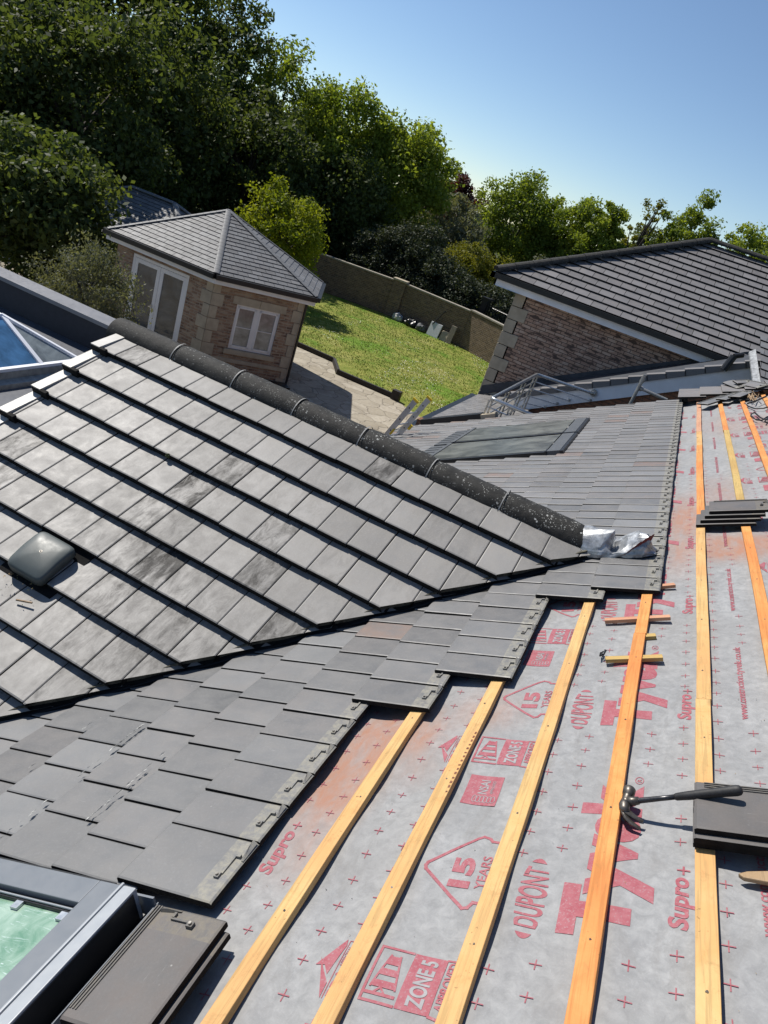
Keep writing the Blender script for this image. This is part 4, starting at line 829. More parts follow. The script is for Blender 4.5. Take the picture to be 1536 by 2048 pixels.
def stroke_bm(pts, wd, closed=False):
    pts = [Vector((p[0], p[1], 0)) for p in pts]; n = len(pts); bm = bmesh.new()
    segs = [(pts[i], pts[(i + 1) % n]) for i in range(n if closed else n - 1)]
    for a, b in segs:
        d = (b - a).normalized(); s = Vector((-d.y, d.x, 0)) * wd / 2; a2 = a - d * wd * .45; b2 = b + d * wd * .45; bm.faces.new([bm.verts.new(p) for p in (a2 - s, b2 - s, b2 + s, a2 + s)])
    return grid_cut(bm)
def rect(v0, v1, u0, u1): return [(v0, u0), (v1, u0), (v1, u1), (v0, u1)]
ART = []      # (bmesh, material, lift) in sheet coordinates, first repeat
ov = lambda a: .46 + .54 * math.sqrt(max(0, 1 - ((a - .5) / .56) ** 2))
ART.append((text_bm('Tyvek', 1.652, 2.345, -.446, -.190, .06), 0, .0015))
ART.append((text_bm('R', 2.366, 2.382, -.272, -.258, .01), 0, .0015)); ART.append((stroke_bm([(2.374 + .019 * cos(t), -.265 + .014 * sin(t)) for t in np.arange(12) * pi / 6], .003, True), 0, .0015))
ART.append((text_bm('DUPONT', 1.652, 1.874, -.578, -.488, .022, 0, ov), 0, .0015))
el = lambda s: [(1.7625 + s * .150 * cos(t), -.533 + .048 * sin(t)) for t in np.linspace(-.52, .52, 9)]
ART.append((poly_bm(el(-1), el(1)), 0, .0015))
ART.append((text_bm('Supro', 1.728, 1.925, -.150, -.080, .036, .12), 0, .0015)); ART.append((stroke_bm([(1.94, -.112), (1.974, -.112)], .006), 0, .0015)); ART.append((stroke_bm([(1.957, -.128), (1.957, -.096)], .006), 0, .0024))
ART.append((text_bm('www.construction.tyvek.co.uk', 1.755, 2.40, .082, .122, .022), 0, .0015))
hs = [(1.952, -.655), (1.952, -.700), (1.965, -.712), (1.972, -.735), (1.960, -.752), (1.822, -.886), (1.809, -.890), (1.796, -.886), (1.690, -.750), (1.672, -.728), (1.676, -.712), (1.697, -.700), (1.697, -.655)]
ART.append((stroke_bm(hs, .011), 0, .0015)); ART.append((text_bm('15', 1.745, 1.865, -.800, -.728, .05), 0, .0015)); ART.append((text_bm('YEARS', 1.748, 1.882, -.712, -.680, .015), 0, .0015))
# zone panel with a windsock
zp = rect(1.300, 1.476, -.800, -.704)
ART.append((poly_bm(zp), 0, .0015)); ART.append((stroke_bm([(1.302, -.806), (1.302, -.900), (1.474, -.900), (1.474, -.806)], .008), 0, .0015)); ART.append((text_bm('ZONE 5', 1.312, 1.462, -.776, -.726, .03), 1, .0026)); ART.append((text_bm('APPROVED', 1.318, 1.472, -.698, -.668, .03), 0, .0015)); ART.append((stroke_bm([(1.476, -.704), (1.480, -.655)], .006), 0, .0015)); ART.append((stroke_bm([(1.300, -.704), (1.292, -.655)], .008), 0, .0015))
ws = lambda a: (1.345 + .105 * a, -.850 - (.036 - .022 * a), -.850 + (.036 - .022 * a))
for a0, a1 in ((0, .2), (.36, .56), (.70, .98)):
    p, q = ws(a0), ws(a1); ART.append((poly_bm([(p[0], p[1]), (q[0], q[1]), (q[0], q[2]), (p[0], p[2])]), 0, .0015))
for s in (1, 2): ART.append((stroke_bm([(ws(0)[0], ws(0)[s]), (ws(1)[0], ws(1)[s])], .006), 0, .0015))
ART.append((stroke_bm([(1.325, -.894), (1.325, -.812)], .009), 0, .0015)); ART.append((stroke_bm([(1.328, -.87), (1.345, -.855), (1.328, -.84)], .006), 0, .0015))
# NSAI panel
ART.append((poly_bm(rect(1.062, 1.228, -.880, -.748)), 0, .0015)); ART.append((text_bm('NSAI', 1.128, 1.204, -.832, -.796, .014), 1, .0026)); ART.append((text_bm('APPROVED', 1.132, 1.202, -.786, -.774, .0), 1, .0026))
for i in range(6): ART.append((stroke_bm([(1.098 + .018 * cos(t), -.835 + .014 * i + .008 * sin(t)) for t in np.arange(10) * pi / 5], .0022, True), 1, .0026))
# roof shaped inspection mark
ART.append((poly_bm([(1.275, -1.008), (1.395, -1.062), (1.362, -1.040), (1.322, -1.008)], [(1.365, -1.066), (1.470, -1.012), (1.448, -1.006), (1.345, -1.020), (1.334, -1.012), (1.372, -1.040)]), 0, .0015))
ART.append((text_bm('BBA', 1.285, 1.372, -.996, -.952, .04), 0, .0015)); ART.append((text_bm('APPROVAL', 1.378, 1.448, -.998, -.984, .0), 0, .0015)); ART.append((text_bm('INSPECTION', 1.378, 1.460, -.978, -.966, .0), 0, .0015)); ART.append((stroke_bm([(1.278, -1.002), (1.466, -1.002), (1.466, -.945)], .0025), 0, .0015))
PER = 1.088
for k in range(-2, 10):
    for bm, m_, lf in ART:
        emit(bm, k * PER, 0, m_, lf * (1 if k < 3 else 1.6), vmax=11.7); emit(bm, k * PER - .045, 1.315, m_, lf * (1 if k < 3 else 1.6), vmax=11.2)
bm_s = [ART[5], ART[6], ART[7]]
for k in range(-1, 1):
    for bm, m_, lf in bm_s: emit(bm, k * PER - .07, -1.31, m_, lf)
for bm, m_, lf in ART: bm.free()
# rows of little crosses, kept clear of the artwork
BOX = [(1.64, 2.40, -.46, -.18), (1.60, 1.92, -.59, -.48), (1.71, 1.99, -.165, -.07), (1.74, 2.41, .07, .13), (1.66, 1.99, -.90, -.65), (1.28, 1.49, -.91, -.65), (1.05, 1.24, -.89, -.74), (1.26, 1.48, -1.07, -.94)]
def clear(u, v):
    for du, dv in ((0, 0), (1.315, -.045)):
        for (a, b, c, d) in BOX:
            y = (v - dv - a) % PER
            if y < b - a and c < u - du < d: return False
    if u < -1.3: y = (v + .07 - 1.71) % PER; return not (y < .28 and -1.475 < u < -1.37)
    return True
cb = stroke_bm([(-.0165, 0), (.0165, 0)], .0034); cb2 = stroke_bm([(0, -.0165), (0, .0165)], .0034)
cu_ = [-1.455, -1.335, -1.11, -.995, -.595, -.478, -.242, -.124, .002, .125, .24, .36, .72, .85]
for i, u in enumerate(cu_):
    v = -.3 + .055 * (i % 2)
    while v < 7.5:
        if clear(u, v) and clear(u + .012, v + .015) and clear(u - .012, v - .015): emit(cb, v, u, 0, .0015); emit(cb2, v, u, 0, .0026)
        v += .1113
cb.free(); cb2.free()
mb = MB(); mb.v = PRV; mb.f = PRF; mb.m = PRM; mb.c = [(.5, 0, 0)] * len(PRF); mb.build('printed_lettering', [print_mat(), knock_mat()], mem)
# ------------------------------------------------------------------ battens
def batten(u, v0, v1, mat, label, seed, wdt=.057, h=.0255):
    r_ = random.Random(seed); mb = MB(); n = max(2, int((v1 - v0) / .3)); L = []
    for i in range(n + 1):
        v = v0 + (v1 - v0) * i / n; du = .0022 * sin(v * 2.1 + seed) + r_.uniform(-.0007, .0007); hh = .0008 * sin(v * 3 + seed); e = .0012
        L.append([P(u + du, v, .0 + hh), P(u + du + wdt, v, 0 + hh), P(u + du + wdt, v, h + hh - e), P(u + du + wdt - e, v, h + hh), P(u + du + e, v, h + hh), P(u + du, v, h + hh - e)])
    mb.add([p for l in L for p in l], [(i * 6 + k, i * 6 + (k + 1) % 6, (i + 1) * 6 + (k + 1) % 6, (i + 1) * 6 + k)[::-1] for i in range(n) for k in range(6)] + [tuple(range(6)), tuple(n * 6 + k for k in range(6))[::-1]])
    o = mb.build('batten', mat); tag(o, label, 'batten', 'timber battens nailed over the roofing sheet')
    v = v0 + .12 + .3 * r_.random()
    while v < min(v1 - .02, 6):
        if v > .5: mb = MB(); mb.tube([P(u + wdt * r_.uniform(.4, .6), v, h - .002), P(u + wdt * .5, v, h + .0018)], .0036, 8); mb.build('nail', M['nail'], o)
        v += .56
    return o
batten(-1.267, -1.0, 2.95, M['woodY'], 'yellow pine batten furthest down the slope, closest to the laid tile edge', 1)
bB = batten(-.974, -1.0, 3.3, M['woodY'], 'pale yellow batten with dark stamped edge, second up from the laid tiles', 2)
mb = MB(); r_ = random.Random(2)
for i in range(15):
    v = 2.14 + i * .028; a = r_.uniform(.006, .012); mb.fbox(P, -.974 + .0445 + r_.uniform(0, .003), -.974 + .0545, v, v + r_.uniform(.008, .016), .0264, .0268)
mb.build('stamp_marks', plain('ink_brown', (.16, .055, .025), .7, var=.5, scale=80), bB)['kind'] = 'stuff'
batten(-.669, -1.0, 4.2, M['woodY'], 'yellow batten third up the slope, crossing the red arrow prints', 3)
batten(-.369, -1.0, 3.556, M['woodO'], 'bright orange batten running through the largest red word beside the hammer', 4)
batten(-.367, 3.560, 4.4, M['woodO'], 'short orange batten continuing past the joint over two timber offcuts', 5)
batten(-.078, -1.0, 2.930, M['woodY'], 'straight pale batten with round knot carrying the stacked tiles near the hammer', 6)
batten(-.077, 2.933, 5.35, M['woodY'], 'straight orange yellow batten between the joint and the far tile stack', 7)
batten(-.078, 5.353, 8.36, M['woodO'], 'orange batten section just beyond the far tile stack', 8)
batten(-.079, 8.364, 9.18, M['woodY'], 'short yellow batten piece near the far roof edge', 9)
batten(-.079, 9.184, 11.72, M['woodP'], 'pinkish batten end reaching the far roof edge left of the loose tiles', 10)
batten(.210, -1.0, 5.36, M['woodO'], 'deep orange batten at the right, near side of the far tile stack', 11)
batten(.212, 5.363, 9.13, M['woodG'], 'ochre batten with dark nail dots behind the far tile stack', 12)
batten(.205, 9.134, 11.75, M['woodO'], 'orange batten length meeting the ochre one near the far roof edge', 13)
batten(.487, -1.0, 11.3, M['woodO'], 'long orange batten passing left of the coiled wire', 14)
batten(.775, -1.0, 12.2, M['woodO'], 'orange batten at the far right corner beyond the coiled wire', 15)
B3 = Matrix((UV_, VV_, NV_)).transposed()
def onroof(o, u, v, h, rz=0, rx=0, ry=0):
    o.matrix_world = Matrix.Translation(P(u, v, h)) @ (B3 @ Matrix.Rotation(rz, 3, 'Z') @ Matrix.Rotation(ry, 3, 'Y') @ Matrix.Rotation(rx, 3, 'X')).to_4x4(); return o
def lbox(name, mat, lx, ly, lz, bevel=.0015):
    mb = MB(); mb.fbox(lambda a, b, h: Vector((a, b, h)), -lx / 2, lx / 2, -ly / 2, ly / 2, 0, lz); return mb.build(name, mat, loc=(0, 0, 0), bevel=bevel)
for (u, v, L, mt, lab, rz) in ((-.370, 3.775, .335, 'woodP', 'pinkish timber offcut slipped crosswise under the orange batten, farther one', .18 - pi / 2), (-.353, 3.31, .262, 'woodG', 'pale timber offcut lying crosswise under the orange batten, nearer one', .17 - pi / 2), (-.27, 4.25, .16, 'woodP', 'pinkish offcut end poking out under the tile edge', .3 - pi / 2), (-.30, 3.56, .07, 'woodG', 'small square timber block at the orange batten joint', .2 - pi / 2)):
    o = lbox('timber_offcut', M[mt], .036, L, .020); onroof(o, u, v, -.004, rz); tag(o, lab, 'offcut', 'timber offcuts under the battens')
# ------------------------------------------------------------------ loose tiles
def loose_tile(label, u, v, h, rz=0, rx=0, ry=0, seed=0, W=.245, L=.385, group='loose roof tiles'):
    F = lambda s, t, hh: Vector((s, t, hh)); mb = MB(); r_ = random.Random(seed)
    tile(mb, F, L / 2, L, -W / 2, W / 2, .022, .024, .022, r_.uniform(.3, .6), True, .25 * r_.random())
    head_detail(mb, F, L / 2, -W / 2 + .01, W / 2 - .03, .021)
    for k in range(3): mb.fbox(F, -L / 2 + .03, L / 2 - .006, W / 2 - .010 - .010 * k, W / 2 - .006 - .010 * k, .018, .0275, 0, (.3, .8, 0))
    o = mb.build('roof_tile', [M['tile_loose'] if v < 6 else M['tile'], M['tile_edge'], M['nail']], loc=(0, 0, 0)); onroof(o, u, v, h, rz, rx, ry); return tag(o, label, 'roof tile', group)
loose_tile('lower loose tile half hidden under another beside the big rooflight', -1.462, 1.150, .046, pi / 2, 0, -.01, 1, W=.265)
loose_tile('dusty loose tile with nail, on top beside the big rooflight', -1.474, 1.162, .071, pi / 2, 0, -.01, 2, W=.262, L=.39)
for i, lab in enumerate(('bottom tile of the stack under the hammer grip', 'middle tile of the stack under the hammer grip', 'top tile of the stack under the hammer grip, chalky at one end')):
    loose_tile(lab, .108 + .003 * i, 2.135 + (.004, -.004, .012)[i], .027 + .0225 * i, pi if False else 0, 0, 0, 10 + i, W=.232, group='tile stack under the hammer')
for i, lab in enumerate(('lowest tile of the stepped stack across the far battens', 'second tile up in the stepped far stack', 'third tile up in the stepped far stack', 'topmost tile of the stepped far stack, nail end to the right')):
    loose_tile(lab, .115 + .030 * i, 5.47 + .018 * i, .027 + .0265 * i, -.02, 0, 0, 20 + i, W=.26, group='stepped far tile stack')
loose_tile('longest broken tile tipped across two battens at the far edge', .16, 11.30, .06, 1.02, .10, .0, 31, W=.17, L=.62, group='broken tiles at far edge')
loose_tile('tilted broken tile between two others at the far edge', .36, 11.47, .07, 1.1, .12, 0, 32, W=.15, L=.52, group='broken tiles at far edge')
loose_tile('broken tile leaning over the long orange batten at the far edge', .50, 11.50, .08, 1.15, .10, 0, 33, W=.17, L=.44, group='broken tiles at far edge')
loose_tile('tile lying skewed on the verge tiles behind the broken ones', .46, 12.25, .14, -1.25, .1, .08, 34, W=.16, L=.55, group='broken tiles at far edge')
loose_tile('tile lying skewed on the verge next to the twigs', .69, 12.05, .14, -1.1, .1, .06, 35, W=.2, L=.6, group='broken tiles at far edge')
loose_tile('small tile piece wedged amid the verge tile pile', .57, 12.2, .17, .4, .2, .1, 36, W=.16, L=.24, group='broken tiles at far edge')
# ------------------------------------------------------------------ hammer
hm = thing('hammer', 'steel claw hammer with black rubber grip resting its handle on tiles', 'hammer', P(-.29, 2.2, 0))
mb = MB(); h0, h1 = Vector((-.292, 2.192, .036)), Vector((.062, 2.178, .140)); hp = lambda t: P(*(h0 + (h1 - h0) * t))
mb.tube([hp(0), hp(.12), hp(.30), hp(.46)], [.0105, .0095, .0085, .0085], 14); mb.build('shaft', plain('shaft_steel', (.055, .055, .058), .35, .7, .3, 30), hm, smooth=True)
mb = MB(); mb.tube([hp(.435), hp(.45), hp(.56), hp(.7), hp(.85), hp(.955), hp(.985), hp(1.0)], [.0095, .0118, .0140, .0145, .0155, .0170, .0150, .009], 18); mb.build('grip', plain('grip_rubber', (.018, .018, .019), .6, var=.3, scale=60, bumpd=.0008), hm, smooth=True)
mb = MB(); st_ = plain('forged_steel', (.13, .115, .10), .42, .7, .45, 25, .001)
mb.tube([P(-.294, 2.178, .036), P(-.293, 2.192, .039), P(-.291, 2.206, .043), P(-.289, 2.214, .045), P(-.288, 2.219, .047), P(-.2855, 2.240, .052), P(-.285, 2.244, .053)], [.0185, .0165, .0150, .0160, .0205, .0212, .0180], 18)
mb.tube([P(-.292, 2.190, .037), P(-.272, 2.190, .043), P(-.252, 2.1895, .049)], [.0185, .0150, .0128], 14)
mb.tube([P(-.294, 2.192, .037), P(-.298, 2.172, .036), P(-.297, 2.158, .033), P(-.292, 2.146, .029)], [.0175, .0185, .0172, .0140], 16)
def claw(q, w0):
    n = 7; L = []
    for i in range(n):
        t = i / (n - 1); k = t * (len(q) - 1); j = min(int(k), len(q) - 2); p = Vector(q[j]).lerp(Vector(q[j + 1]), k - j); w_ = w0 * (1 - .55 * t); th_ = .013 * (1 - .72 * t)
        L += [P(p.x - w_ * .35, p.y - w_, p.z), P(p.x + w_ * .35, p.y + w_, p.z), P(p.x + w_ * .35, p.y + w_, p.z + th_), P(p.x - w_ * .35, p.y - w_, p.z + th_)]
    mb.add(L, [(i * 4 + k, i * 4 + (k + 1) % 4, i * 4 + 4 + (k + 1) % 4, i * 4 + 4 + k) for i in range(n - 1) for k in range(4)] + [(3, 2, 1, 0), tuple((n - 1) * 4 + k for k in range(4))])
claw([(-.298, 2.158, .027), (-.284, 2.146, .024), (-.262, 2.139, .016), (-.238, 2.137, .006)], .0125)
claw([(-.301, 2.152, .025), (-.293, 2.132, .020), (-.275, 2.117, .011), (-.246, 2.109, .001)], .0125)
mb.build('head', st_, hm, smooth=True)
mb = MB(); q = [(.035, 1.945, .0), (.05, 1.932, 0), (.12, 1.928, 0), (.40, 1.94, 0), (.40, 1.985, 0), (.12, 1.975, 0), (.06, 1.96, 0)]
mb.prism([P(*p) + NV_ * .008 for p in q], NV_ * .016); tag(mb.build('timber_stake', M['woodS'], bevel=.004), 'pointed weathered timber stake lying near the stacked tiles', 'stake')
# ------------------------------------------------------------------ crumpled flashing at the ridge end
mb = MB(); na, nb_ = 40, 26; pts = []
def ip(x, xs_, ys_): return float(np.interp(x, xs_, ys_))
for i in range(na + 1):
    a = i / na; x = .02 + .47 * a; rz_ = .543 * x - 1.843 + OZ + .006
    H = ip(a, [0, .1, .25, .38, .47, .56, .70, .80, .92, 1], [.200, .190, .170, .165, .070, .100, .150, .135, .05, .01]); wd_ = ip(a, [0, .3, .6, .85, 1], [.130, .150, .145, .120, .06]); yo = ip(a, [0, .5, 1], [0, -.01, -.05])
    for j in range(nb_ + 1):
        t = pi * j / nb_; k_ = min(1, a * 3)
        n1 = mnoise.noise(Vector((a * 4, j * .16, 1.))); n2 = mnoise.noise(Vector((a * 9, j * .45, 5.)))
        y = RC.y + yo - wd_ * cos(t) * (1 + .10 * n2 * k_); z = rz_ + H * max(0, sin(t)) ** .8 * (1 + .40 * n1 * k_) + .006 * n2 * k_
        if .42 < a < .60 and 4 < j < 15: z -= .05 * math.exp(-((a - .5) / .06) ** 2)
        pts.append(Vector((x + .02 * n2 * k_, y, max(z, rz_))))
mb.add(pts, [(i * (nb_ + 1) + j, (i + 1) * (nb_ + 1) + j, (i + 1) * (nb_ + 1) + j + 1, i * (nb_ + 1) + j + 1) for i in range(na) for j in range(nb_)])
fl = mb.build('flashing_sheet', M['lead_light'], loc=(.2, RC.y, RC.z - .1)); s_ = fl.modifiers.new('th', 'SOLIDIFY'); s_.thickness = .003
tag(fl, 'crumpled silvery flashing torn open at the lower end of the ridge', 'flashing')
mb = MB(); pts = []
for i in range(9):
    for j in range(8):
        a, b = i / 8, j / 7; x = .315 + .115 * a + .05 * b * (1 - a); y = RC.y - .165 + .05 * a - .02 * b; z = .543 * x - 1.843 + OZ + .03 + (.085 + .055 * a) * b + .012 * mnoise.noise(Vector((i * .7, j * .9, 2))); pts.append(Vector((x, y + .03 * b, z)))
mb.add(pts, [(i * 8 + j, (i + 1) * 8 + j, (i + 1) * 8 + j + 1, i * 8 + j + 1) for i in range(8) for j in range(7)])
mb.build('torn_flap', plain('flap_red', (.14, .016, .018), .6, var=.3), fl)
# ------------------------------------------------------------------ wire, twigs and small litter
cp = [(.53, 11.1), (.56, 10.8), (.62, 10.55), (.72, 10.5), (.80, 10.6), (.95, 10.7)]
mb = MB(); mb.tube([P(u, v, .022) for u, v in cp], .009, 8); tag(mb.build('wire', M['black']), 'black wire trailing straight off to the right near the twigs', 'wire')
lp = [(.98, 10.05), (.80, 9.78), (.70, 9.70), (.64, 9.62), (.585, 9.62), (.548, 9.78), (.540, 9.98), (.560, 10.12), (.595, 10.10), (.635, 9.86), (.66, 9.62), (.70, 9.5), (.69, 9.42), (.66, 9.46), (.70, 9.62), (.80, 9.74), (.98, 9.8)]
mb = MB(); mb.tube([P(u, v, .018 + .012 * (i % 3)) for i, (u, v) in enumerate(lp)], .009, 8); tag(mb.build('wire', M['black'], smooth=True), 'dark wire bent into a loose loop on the sheet', 'wire')
mb = MB(); mb.tube([P(.56, 11.0, .03), P(.66, 10.95, .06), P(.80, 11.15, .08)], .012, 8); tag(mb.build('rod', M['black']), 'short black rod lying beside the twig heap', 'rod')
mb = MB(); r_ = random.Random(5)
for i in range(26):
    a = r_.uniform(0, pi); c = (r_.uniform(.60, .72), r_.uniform(11.15, 11.7)); l = r_.uniform(.03, .09); q = [P(c[0] + s * l * .6 * cos(a), c[1] + s * l * 2.4 * sin(a), .03 + .05 * r_.random() + s * .012) for s in (-1, 1)]; mb.tube(q, r_.uniform(.004, .009), 6, r_.choice((0, 0, 1)))
tag(mb.build('twig_heap', [M['woodS'], M['trunk']]), 'heap of split twigs and splinters beside the loose tiles', 'twigs')
def flakes(name, label, fn, n, mats, size, seed):
    r_ = random.Random(seed); mb = MB()
    for i in range(n):
        c = fn(r_); a = r_.uniform(0, 2 * pi); l = size * r_.uniform(.5, 1.5); d = Vector((cos(a), sin(a), r_.uniform(-.3, .5))).normalized() * l; e = Vector((-sin(a), cos(a), r_.uniform(-.3, .6))).normalized() * l * r_.uniform(.2, .45); mb.add([c - d, c + e, c + d, c - e], [(0, 1, 2, 3)], r_.randrange(len(mats)))
    return tag(mb.build(name, mats), label, 'litter', kind='stuff')
lm = [plain('dry_leaf', (.30, .20, .08), .8, var=.4), plain('dry_straw', (.42, .33, .16), .8, var=.3), plain('moss', (.05, .06, .02), .9, var=.4)]
def vl(r_):
    y = r_.choice((r_.gauss(2.5, .05), r_.gauss(2.78, .025), r_.uniform(1.7, 2.5), r_.gauss(3.27, .03), r_.uniform(2.9, 3.9))); x = .9595 * y - 4.335 + abs(r_.gauss(0, .022)) * -1 - .012; return Vector((x, y, .543 * (x + .02) - 1.843 + OZ + .018 + r_.uniform(0, .022)))
flakes('leaf_litter', 'dry leaf litter caught along the valley between the slopes', vl, 420, lm, .010, 3)
def vw(r_): return Cx(r_.uniform(-2.80, -2.55), r_.gauss(3.14, .035), .098 + r_.uniform(0, .01))
flakes('leaf_litter', 'dark moss and leaf bits gathered below the roof vent', vw, 34, lm[::2], .007, 4)
mb = MB(); mb.tube([Cx(-2.62, 3.045, .100), Cx(-2.53, 3.075, .104)], .006, 8); tag(mb.build('stick', M['woodS']), 'small broken stick lying on the tiles below the roof vent', 'stick')
o = lump('moss_clump', 'small dark moss clump on the weathered gable tiles', 'moss', Cx(-2.66, 4.39, .085), (.018, .014, .016), lm[2], 3)
mb = MB()
for i in range(5): a = i * 1.3; mb.tube([P(-.505 + .01 * cos(a), 3.35 + .03 * sin(a), .004), P(-.50 + .012 * cos(a + 1), 3.35 + .035 * sin(a + 2), .012)], .004, 6)
tag(mb.build('plastic_clip', M['black']), 'broken black plastic clip on the sheet beside the pale offcut', 'clip')
mb = MB(); r_ = random.Random(21)
for (u, va, vb, n, dens) in ((-2.419, 1.50, 2.42, 40, .4), (-2.137, 1.66, 2.12, 34, .6), (-2.72, 1.9, 2.3, 14, .4), (-2.419, 2.05, 2.32, 26, 1.)):
    for i in range(n):
        v = r_.uniform(va, vb)
        if mnoise.noise(Vector((v * 9, u * 5, 1))) < .1 - dens * .35: continue
        l = r_.uniform(.005, .022); w_ = r_.uniform(.0006, .0026); du = abs(r_.gauss(0, .006)); a = r_.uniform(-.25, .25); h = .0735
        mb.add([P(u - .078 + du - w_, v - l, h), P(u - .078 + du + w_ + a * l, v - l * .2, h + .003), P(u - .078 + du + w_, v + l, h), P(u - .078 + du - w_ * 1.6 - a * l, v + l * .1, h)], [(0, 1, 2, 3)])
se = mb.build('sealant_smears', plain('sealant_pale', (.38, .38, .36), .5, var=.4, scale=60), house); se['kind'] = 'stuff'
def sw(r_):
    v = r_.uniform(.6, 5.); return P(r_.uniform(-1.45, .3), v, 0) + NV_ * .002
def sw2(r_):
    while True:
        u, v = r_.uniform(-1.42, .3), r_.uniform(.6, 5.)
        if not any(b - .01 < u < b + .07 for b in (-1.267, -.974, -.669, -.369, -.078, .21)): return P(u, v, mem_h(u, v) + .004)
flakes('grit', 'dark grit and crumbs scattered over the roofing sheet', sw2, 130, [M['black'], M['trunk'], lm[0]], .0035, 8)
# ------------------------------------------------------------------ trees and shrubs
def leaves_mesh(name, C, rad, per, size, mat, shade_dir=None, flat=.0, seed=0, hang=0.):
    g = np.random.default_rng(seed); K = len(C); n = K * per
    c = np.repeat(C, per, 0); r = np.repeat(rad, per)[:, None]
    d = g.normal(size=(n, 3)); d /= np.linalg.norm(d, axis=1)[:, None]; rr_ = (.30 + .70 * g.random((n, 1)) ** .6) * (1 + .30 * np.abs(g.normal(size=(n, 1))))
    p = c + d * rr_ * r * np.array([1, 1, .72]); nrm = d * .35 + g.normal(size=(n, 3)) * .7 + np.array([0, 0, .45]); nrm /= np.linalg.norm(nrm, axis=1)[:, None]
    t = np.cross(nrm, g.normal(size=(n, 3))); t /= np.linalg.norm(t, axis=1)[:, None]; t[:, 2] -= hang; b = np.cross(nrm, t); s = size * g.uniform(.55, 1.35, (n, 1))
    V = np.stack([p - t * s, p + b * s * .55, p + t * s, p - b * s * .55], 1).reshape(-1, 3)
    me = bpy.data.meshes.new(name); me.vertices.add(4 * n); me.vertices.foreach_set('co', V.ravel()); me.loops.add(4 * n); me.loops.foreach_set('vertex_index', np.arange(4 * n, dtype=np.int32)); me.polygons.add(n); me.polygons.foreach_set('loop_start', np.arange(0, 4 * n, 4, dtype=np.int32)); me.polygons.foreach_set('loop_total', np.full(n, 4, dtype=np.int32)); me.update(calc_edges=True)
    ct = np.repeat(g.random(K), per); tone = np.clip(ct * .55 + g.random(n) * .45, 0, 1); ca = me.color_attributes.new('Col', 'FLOAT_COLOR', 'CORNER'); col = np.zeros((n, 4, 4)); col[:, :, 0] = tone[:, None]; col[:, :, 3] = 1; ca.data.foreach_set('color', col.ravel()); me.materials.append(mat); return me
def tree(name, label, x, y, h, wd, mat, cat='tree', seed=0, group=None, clumps=80, per=120, leaf=.17, base=.25, cr=.16, sparse=1., z0=0., depth=None, limbs=14, shape='round', hang=0.):
    g = np.random.default_rng(seed); root = thing(name, label, cat, (x, y, z0), group); depth = depth or wd; C = []
    clumps = int(clumps * (1.6 if clumps > 60 else 1.2)); per = int(per * 1.35); leaf = leaf * .74
    while len(C) < clumps:
        q = g.uniform(-1, 1, 3); rn = np.linalg.norm(q)
        if rn > 1 or rn < .45 * sparse: continue
        if shape == 'cone' and abs(np.hypot(q[0], q[1])) > (1 - q[2]) * .55 + .08: continue
        lob = .97 + .20 * mnoise.noise(Vector(q / rn * 1.5) + Vector((seed * 3.7, 0, 0))) + .13 * mnoise.noise(Vector(q / rn * 3.3) + Vector((seed, 0, 0)))
        q = q * (lob if rn > .5 else 1); C.append((q[0] * wd / 2, q[1] * depth / 2, h * base + (q[2] + 1) / 2 * h * (1 - base)))
    C = np.array(C); rad = wd * cr * .86 * g.uniform(.5, 1.3, len(C)); me = leaves_mesh('crown', C, rad, per, leaf, mat, seed=seed, hang=hang)
    o = bpy.data.objects.new('crown', me); COL.objects.link(o); o.parent = root
    mb = MB(); tr = max(.04, h * .022); top = Vector((g.normal() * .2, g.normal() * .2, h * .72)); mid = Vector((g.normal() * .15, g.normal() * .15, h * .35)); O = Vector((x, y, z0))
    mb.tube([O + Vector((0, 0, -.1)), O + mid * .4, O + mid, O + (mid + top) / 2, O + top], [tr * 1.35, tr, tr * .8, tr * .5, tr * .2], 9)
    idx = g.choice(len(C), min(limbs, len(C)), replace=False)
    for i in idx:
        e = Vector(C[i]); s = mid * float(g.uniform(.8, 1.)) + (top - mid) * float(max(0, min(.9, (e.z / h - .45)))); m = (s + e) / 2 + Vector((g.normal() * .15, g.normal() * .15, h * .03)); mb.tube([O + s, O + m, O + e], [tr * .42, tr * .26, tr * .08], 6)
    mb.build('trunk', M['trunk'], root); return root
W_ = 'trees of the wood behind the garden wall'
tree('oak_tree', 'tall oak with ragged open top rising behind the garden room', -23.3, 38, 10.4, 7.0, M['leafA'], seed=1, group=W_, clumps=72, per=110, leaf=.15, cr=.11, limbs=26)
tree('oak_tree', 'oak with leaning limbs visible between the tallest oak and the rounded one', -20.6, 40, 9.4, 6.0, M['leafA'], seed=2, group=W_, clumps=95, per=130, leaf=.15, cr=.13)
tree('oak_tree', 'broad rounded oak forming the right end of the tall wood', -17.6, 42, 9.0, 6.6, M['leafA'], seed=3, group=W_, clumps=105, per=130, leaf=.15, cr=.13)
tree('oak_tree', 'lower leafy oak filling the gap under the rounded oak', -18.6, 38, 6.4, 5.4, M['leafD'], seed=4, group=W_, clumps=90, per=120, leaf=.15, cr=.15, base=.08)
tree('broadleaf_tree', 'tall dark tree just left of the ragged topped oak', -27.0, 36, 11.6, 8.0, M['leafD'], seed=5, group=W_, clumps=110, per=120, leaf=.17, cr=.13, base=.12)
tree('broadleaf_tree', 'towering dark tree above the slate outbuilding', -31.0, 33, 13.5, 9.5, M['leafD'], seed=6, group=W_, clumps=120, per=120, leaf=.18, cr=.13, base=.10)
tree('broadleaf_tree', 'tallest dark tree of the wood, cut off by the top corner', -36.0, 29, 16.5, 11.0, M['leafD'], seed=7, group=W_, clumps=130, per=120, leaf=.2, cr=.13, base=.08)
